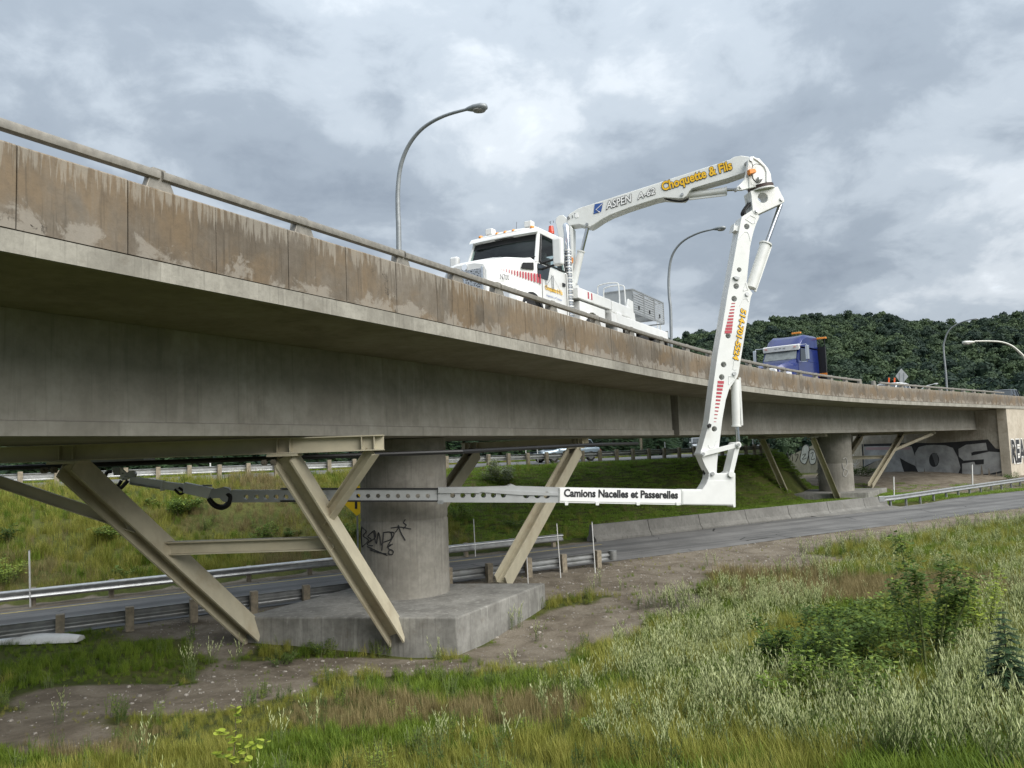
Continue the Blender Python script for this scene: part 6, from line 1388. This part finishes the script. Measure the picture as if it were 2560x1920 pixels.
# ---------------------------------------------------------------- shrubs, each a thing of its own
def shrub_mesh(seed, R_, H, n, L, mats, wid=.55, stems=9, spikes=0):
    rs = np.random.default_rng(seed); V, Fc, MI = [], [], []; SV = MB()
    tips = []
    for i in range(stems):
        a = rs.uniform(0, 2*pi); r = R_*sqrt(rs.uniform(0, 1))*.95; h = H*rs.uniform(.55, 1.0)*(1-.35*(r/R_)**2); p = np.array([r*cos(a), r*sin(a), h]); b = np.array([cos(a)*r*.25, sin(a)*r*.25, -.05]); tips.append((b, p)); SV.tube([Vector(b), Vector((b+p)/2+np.array([0, 0, h*.08])), Vector(p)], .010+.006*H, 5, .004)
    for i in range(n):
        b, p = tips[rs.integers(len(tips))]; t = rs.uniform(.15, 1.0)**.7; c = b+(p-b)*t+np.array([0, 0, H*.08*np.sin(pi*t)]) + rs.normal(0, 1, 3)*np.array([.13, .13, .09])*R_*(1.1-t*.5); c[2] = max(c[2], .02)
        a = rs.uniform(0, 2*pi); d = np.array([cos(a), sin(a), rs.uniform(-.5, .5)]); leaf_quad(V, Fc, c, d, np.array([rs.normal(0, .3), rs.normal(0, .3), 1.]), L*rs.uniform(.6, 1.25), L*wid*rs.uniform(.8, 1.2)); MI.append(0 if rs.uniform() < .8 or len(mats) < 2 else 1)
    return V, Fc, MI, SV
def shrub(px, py, D, R_, H, n, L, mats, label, seed, name='shrub', cat='shrub', wid=.55, stems=9, group=None, ground=True):
    d = ray(px, py); p = d*(D/d.y); z = float(height(np.array([p.x]), np.array([p.y]))[0]); root = empty(name, (p.x, p.y, z-.02), rng.uniform(0, 6.28), label, cat, group)
    V, Fc, MI, SV = shrub_mesh(seed, R_, H, n, L, mats, wid, stems); link(bpy.data.objects.new('foliage', raw_mesh('foliage', V, Fc, mats, MI)), root); SV.build('stems', M['stem'], root, fix=False); return root
def gD(px, py):                               # distance at which a pixel meets the ground
    D = np.linspace(3, 80, 3000); d = ray(px, py); Z = height(D*d.x/d.y, D); k = np.where(D*d.z/d.y < Z)[0]; return float(D[k[0]]) if len(k) else 40.0
lf, lb, ly, lg = M['leaf'], M['leaf_bright'], M['leaf_yellow'], M['leaf_grey']
for i, (x, y, R_, H, n, L, mt, lab) in enumerate((
    (1990, 1700, 0.74, 1.16, 1950, 0.075, (lf, lb), 'dense dark green shrub in the middle of the pale spiky weeds'),
    (2130, 1720, 0.88, 1.38, 2470, 0.081, (lf, lb), 'rounded leafy shrub between two taller shrubs on the near bank'),
    (2320, 1690, 0.81, 1.89, 2470, 0.081, (lf, lb), 'tall leafy shrub with bright tips beside the spruce sapling'),
    (2080, 1630, 0.74, 1.09, 1430, 0.075, (lf, lb), 'low shrub behind the dense dark shrub on the near bank'),
    (1990, 1790, 0.61, 0.90, 1170, 0.069, (lb, lf), 'small bright green shrub at the foot of the dense dark shrub'),
    (2230, 1640, 0.81, 1.38, 1950, 0.075, (lf, lb), 'dark shrub tucked behind the tall leafy shrub'),
    (2460, 1640, 0.68, 1.38, 1300, 0.075, (lb, ly), 'bright yellow-green shrub behind the spruce sapling'),
    (2150, 1800, 0.68, 0.80, 1170, 0.069, (lf, lb), 'low dark shrub among the weeds below the other shrubs'),
    (1500, 1850, .28, .38, 330, .045, (lf, lb), 'small dark seedling shrub alone in the grass left of the spiky weeds'))):
    shrub(x, y, gD(x, y), R_, H, n, L, [*mt], lab, 300+i)
P = onz(2540, 1790, -2.9); dd = gD(2530, 1800); P = atD(2530, 1800, dd); r = spruce_at((P.x, P.y, P.z-.03), .24, 1, 'young spruce sapling growing at the edge of the shrubs', None, 'sapling')
# round-leaved sapling at the bottom of the slope
def sapling(px, py, D, label):
    p = atD(px, py, D); root = empty('sapling', p, 0, label, 'sapling'); rs = np.random.default_rng(77); inv = root.matrix_basis.inverted()
    tr = [(577, 1930), (585, 1880), (590, 1830), (588, 1790), (592, 1757)]; br = [[(588, 1850), (570, 1838), (548, 1828)], [(590, 1880), (630, 1862), (672, 1850)], [(586, 1900), (560, 1885), (540, 1880)], [(587, 1905), (610, 1895), (640, 1895)]]
    m = MB(); m.tube([atD(x, y, D) for x, y in tr], .006, 5, .002); m.build('stem', M['bark'], root, inv=inv, fix=False); V, Fc = [], []
    for b in br: m = MB(); m.tube([atD(x, y, D+.03*i) for i, (x, y) in enumerate(b)], .003, 5, .0015); m.build('twig', M['bark'], root, inv=inv, fix=False)
    for path in [tr[1:]]+br:
        for i in range(14 if len(path) < 4 else 22):
            t = rs.uniform(0, len(path)-1.001); k = int(t); q = np.array(path[k])*(1-t+k)+np.array(path[k+1])*(t-k); c = np.array(inv @ atD(q[0]+rs.uniform(-12, 12), q[1]+rs.uniform(-8, 8), D+rs.uniform(-.06, .06))); a = rs.uniform(0, 2*pi)
            m = MB(); d1 = Vector((cos(a), sin(a)*.6, rs.uniform(-.3, .3))).normalized(); d2 = Vector((rs.normal(0, .4), rs.normal(0, .3), 1)).cross(d1).normalized(); r_ = rs.uniform(.022, .040); m.add([Vector(c)+d1*r_*(cos(2*pi*j/8)*1.15)+d2*r_*sin(2*pi*j/8) for j in range(8)], [tuple(range(8))]); m.build('leaf', ly if rs.uniform() < .75 else lb, root, fix=False)
Dp = gD(577, 1925)*.93; sapling(577, 1925, Dp, 'slender sapling with round yellow-green leaves in the foreground grass')
# bushes on the embankment and along the ramp
for i, (x, y, R_, H, n, L, mt, lab) in enumerate((
    (1262, 1212, 1.25, 1.55, 2200, .13, (lg, lb), 'pale grey-green flowering bush on top of the embankment'),
    (430, 1285, 1.25, .85, 1500, .12, (lf, lb), 'wide dark green bush high on the embankment below the jib'),
    (275, 1345, .9, .7, 800, .11, (lf, lb), 'green bush on the embankment behind the left strut'),
    (440, 1390, .45, .8, 500, .10, (lb, lf), 'bright upright bush on the embankment beside the left strut'),
    (360, 1400, .5, .5, 400, .10, (lf,), 'small dark bush low on the embankment beside the left strut'),
    (310, 1445, .5, .5, 400, .10, (lf,), 'dark bush right above the far guardrail'),
    (20, 1460, .8, 1.0, 700, .10, (lb, lf), 'light green bush above the far guardrail next to the white stake'),
    (10, 1355, .6, .7, 500, .10, (lf,), 'dark bush halfway up the embankment'),
    (660, 1360, .8, .9, 800, .10, (lb, lf), 'yellow-green bush seen between the two front struts'),
    (730, 1345, .5, .5, 400, .10, (lf,), 'dark low bush next to the yellow-green bush between the front struts'),
    (880, 1350, .6, .9, 500, .10, (lb, lf), 'leafy bush beside the yellow diamond sign'),
    (1280, 1320, .6, .55, 500, .10, (lf, lb), 'dark bush on the slope between the rear strut and the sign sleeve'),
    (1150, 1300, .7, .9, 600, .10, (lb, lf), 'bush on the slope right beside the round column'),
    (2150, 1190, 1.6, 1.0, 900, .18, (lf,), 'dark shrub in front of the silver graffiti'),
    (800, 1638, .45, .45, 600, .05, (lf, lb), 'dark weedy clump at the front of the tagged pier footing'),
    (700, 1660, .40, .30, 450, .05, (lf,), 'low dark weed patch before the pier footing'),
    (2530, 1200, 1.0, .8, 500, .12, (lf, lb), 'green weeds at the corner of the abutment wing wall'))):
    shrub(x, y, gD(x, y), R_, H, n, L, [*mt], lab, 400+i, 'bush', 'bush')
# white rounded slab by the left rail
q = atD(110, 1600, gD(110, 1605)); m = MB(); m.loft([[Vector((q.x+a*1.5, q.y-.1+abs(b)*0, q.z-.02)) + Vector((0, .22*cos(th)*(1-a*a*.5), max(.0, .20*(1-a*a))*max(0, sin(th)))) for th in np.linspace(0, pi, 8)] for a, b in ((-.75, 0), (-.45, 0), (0, 0), (.4, 0), (.62, 0))]); tag(m.build('white_slab', M['stake'], None, smooth=50), 'white rounded slab lying in the grass under the near guardrail', 'slab')
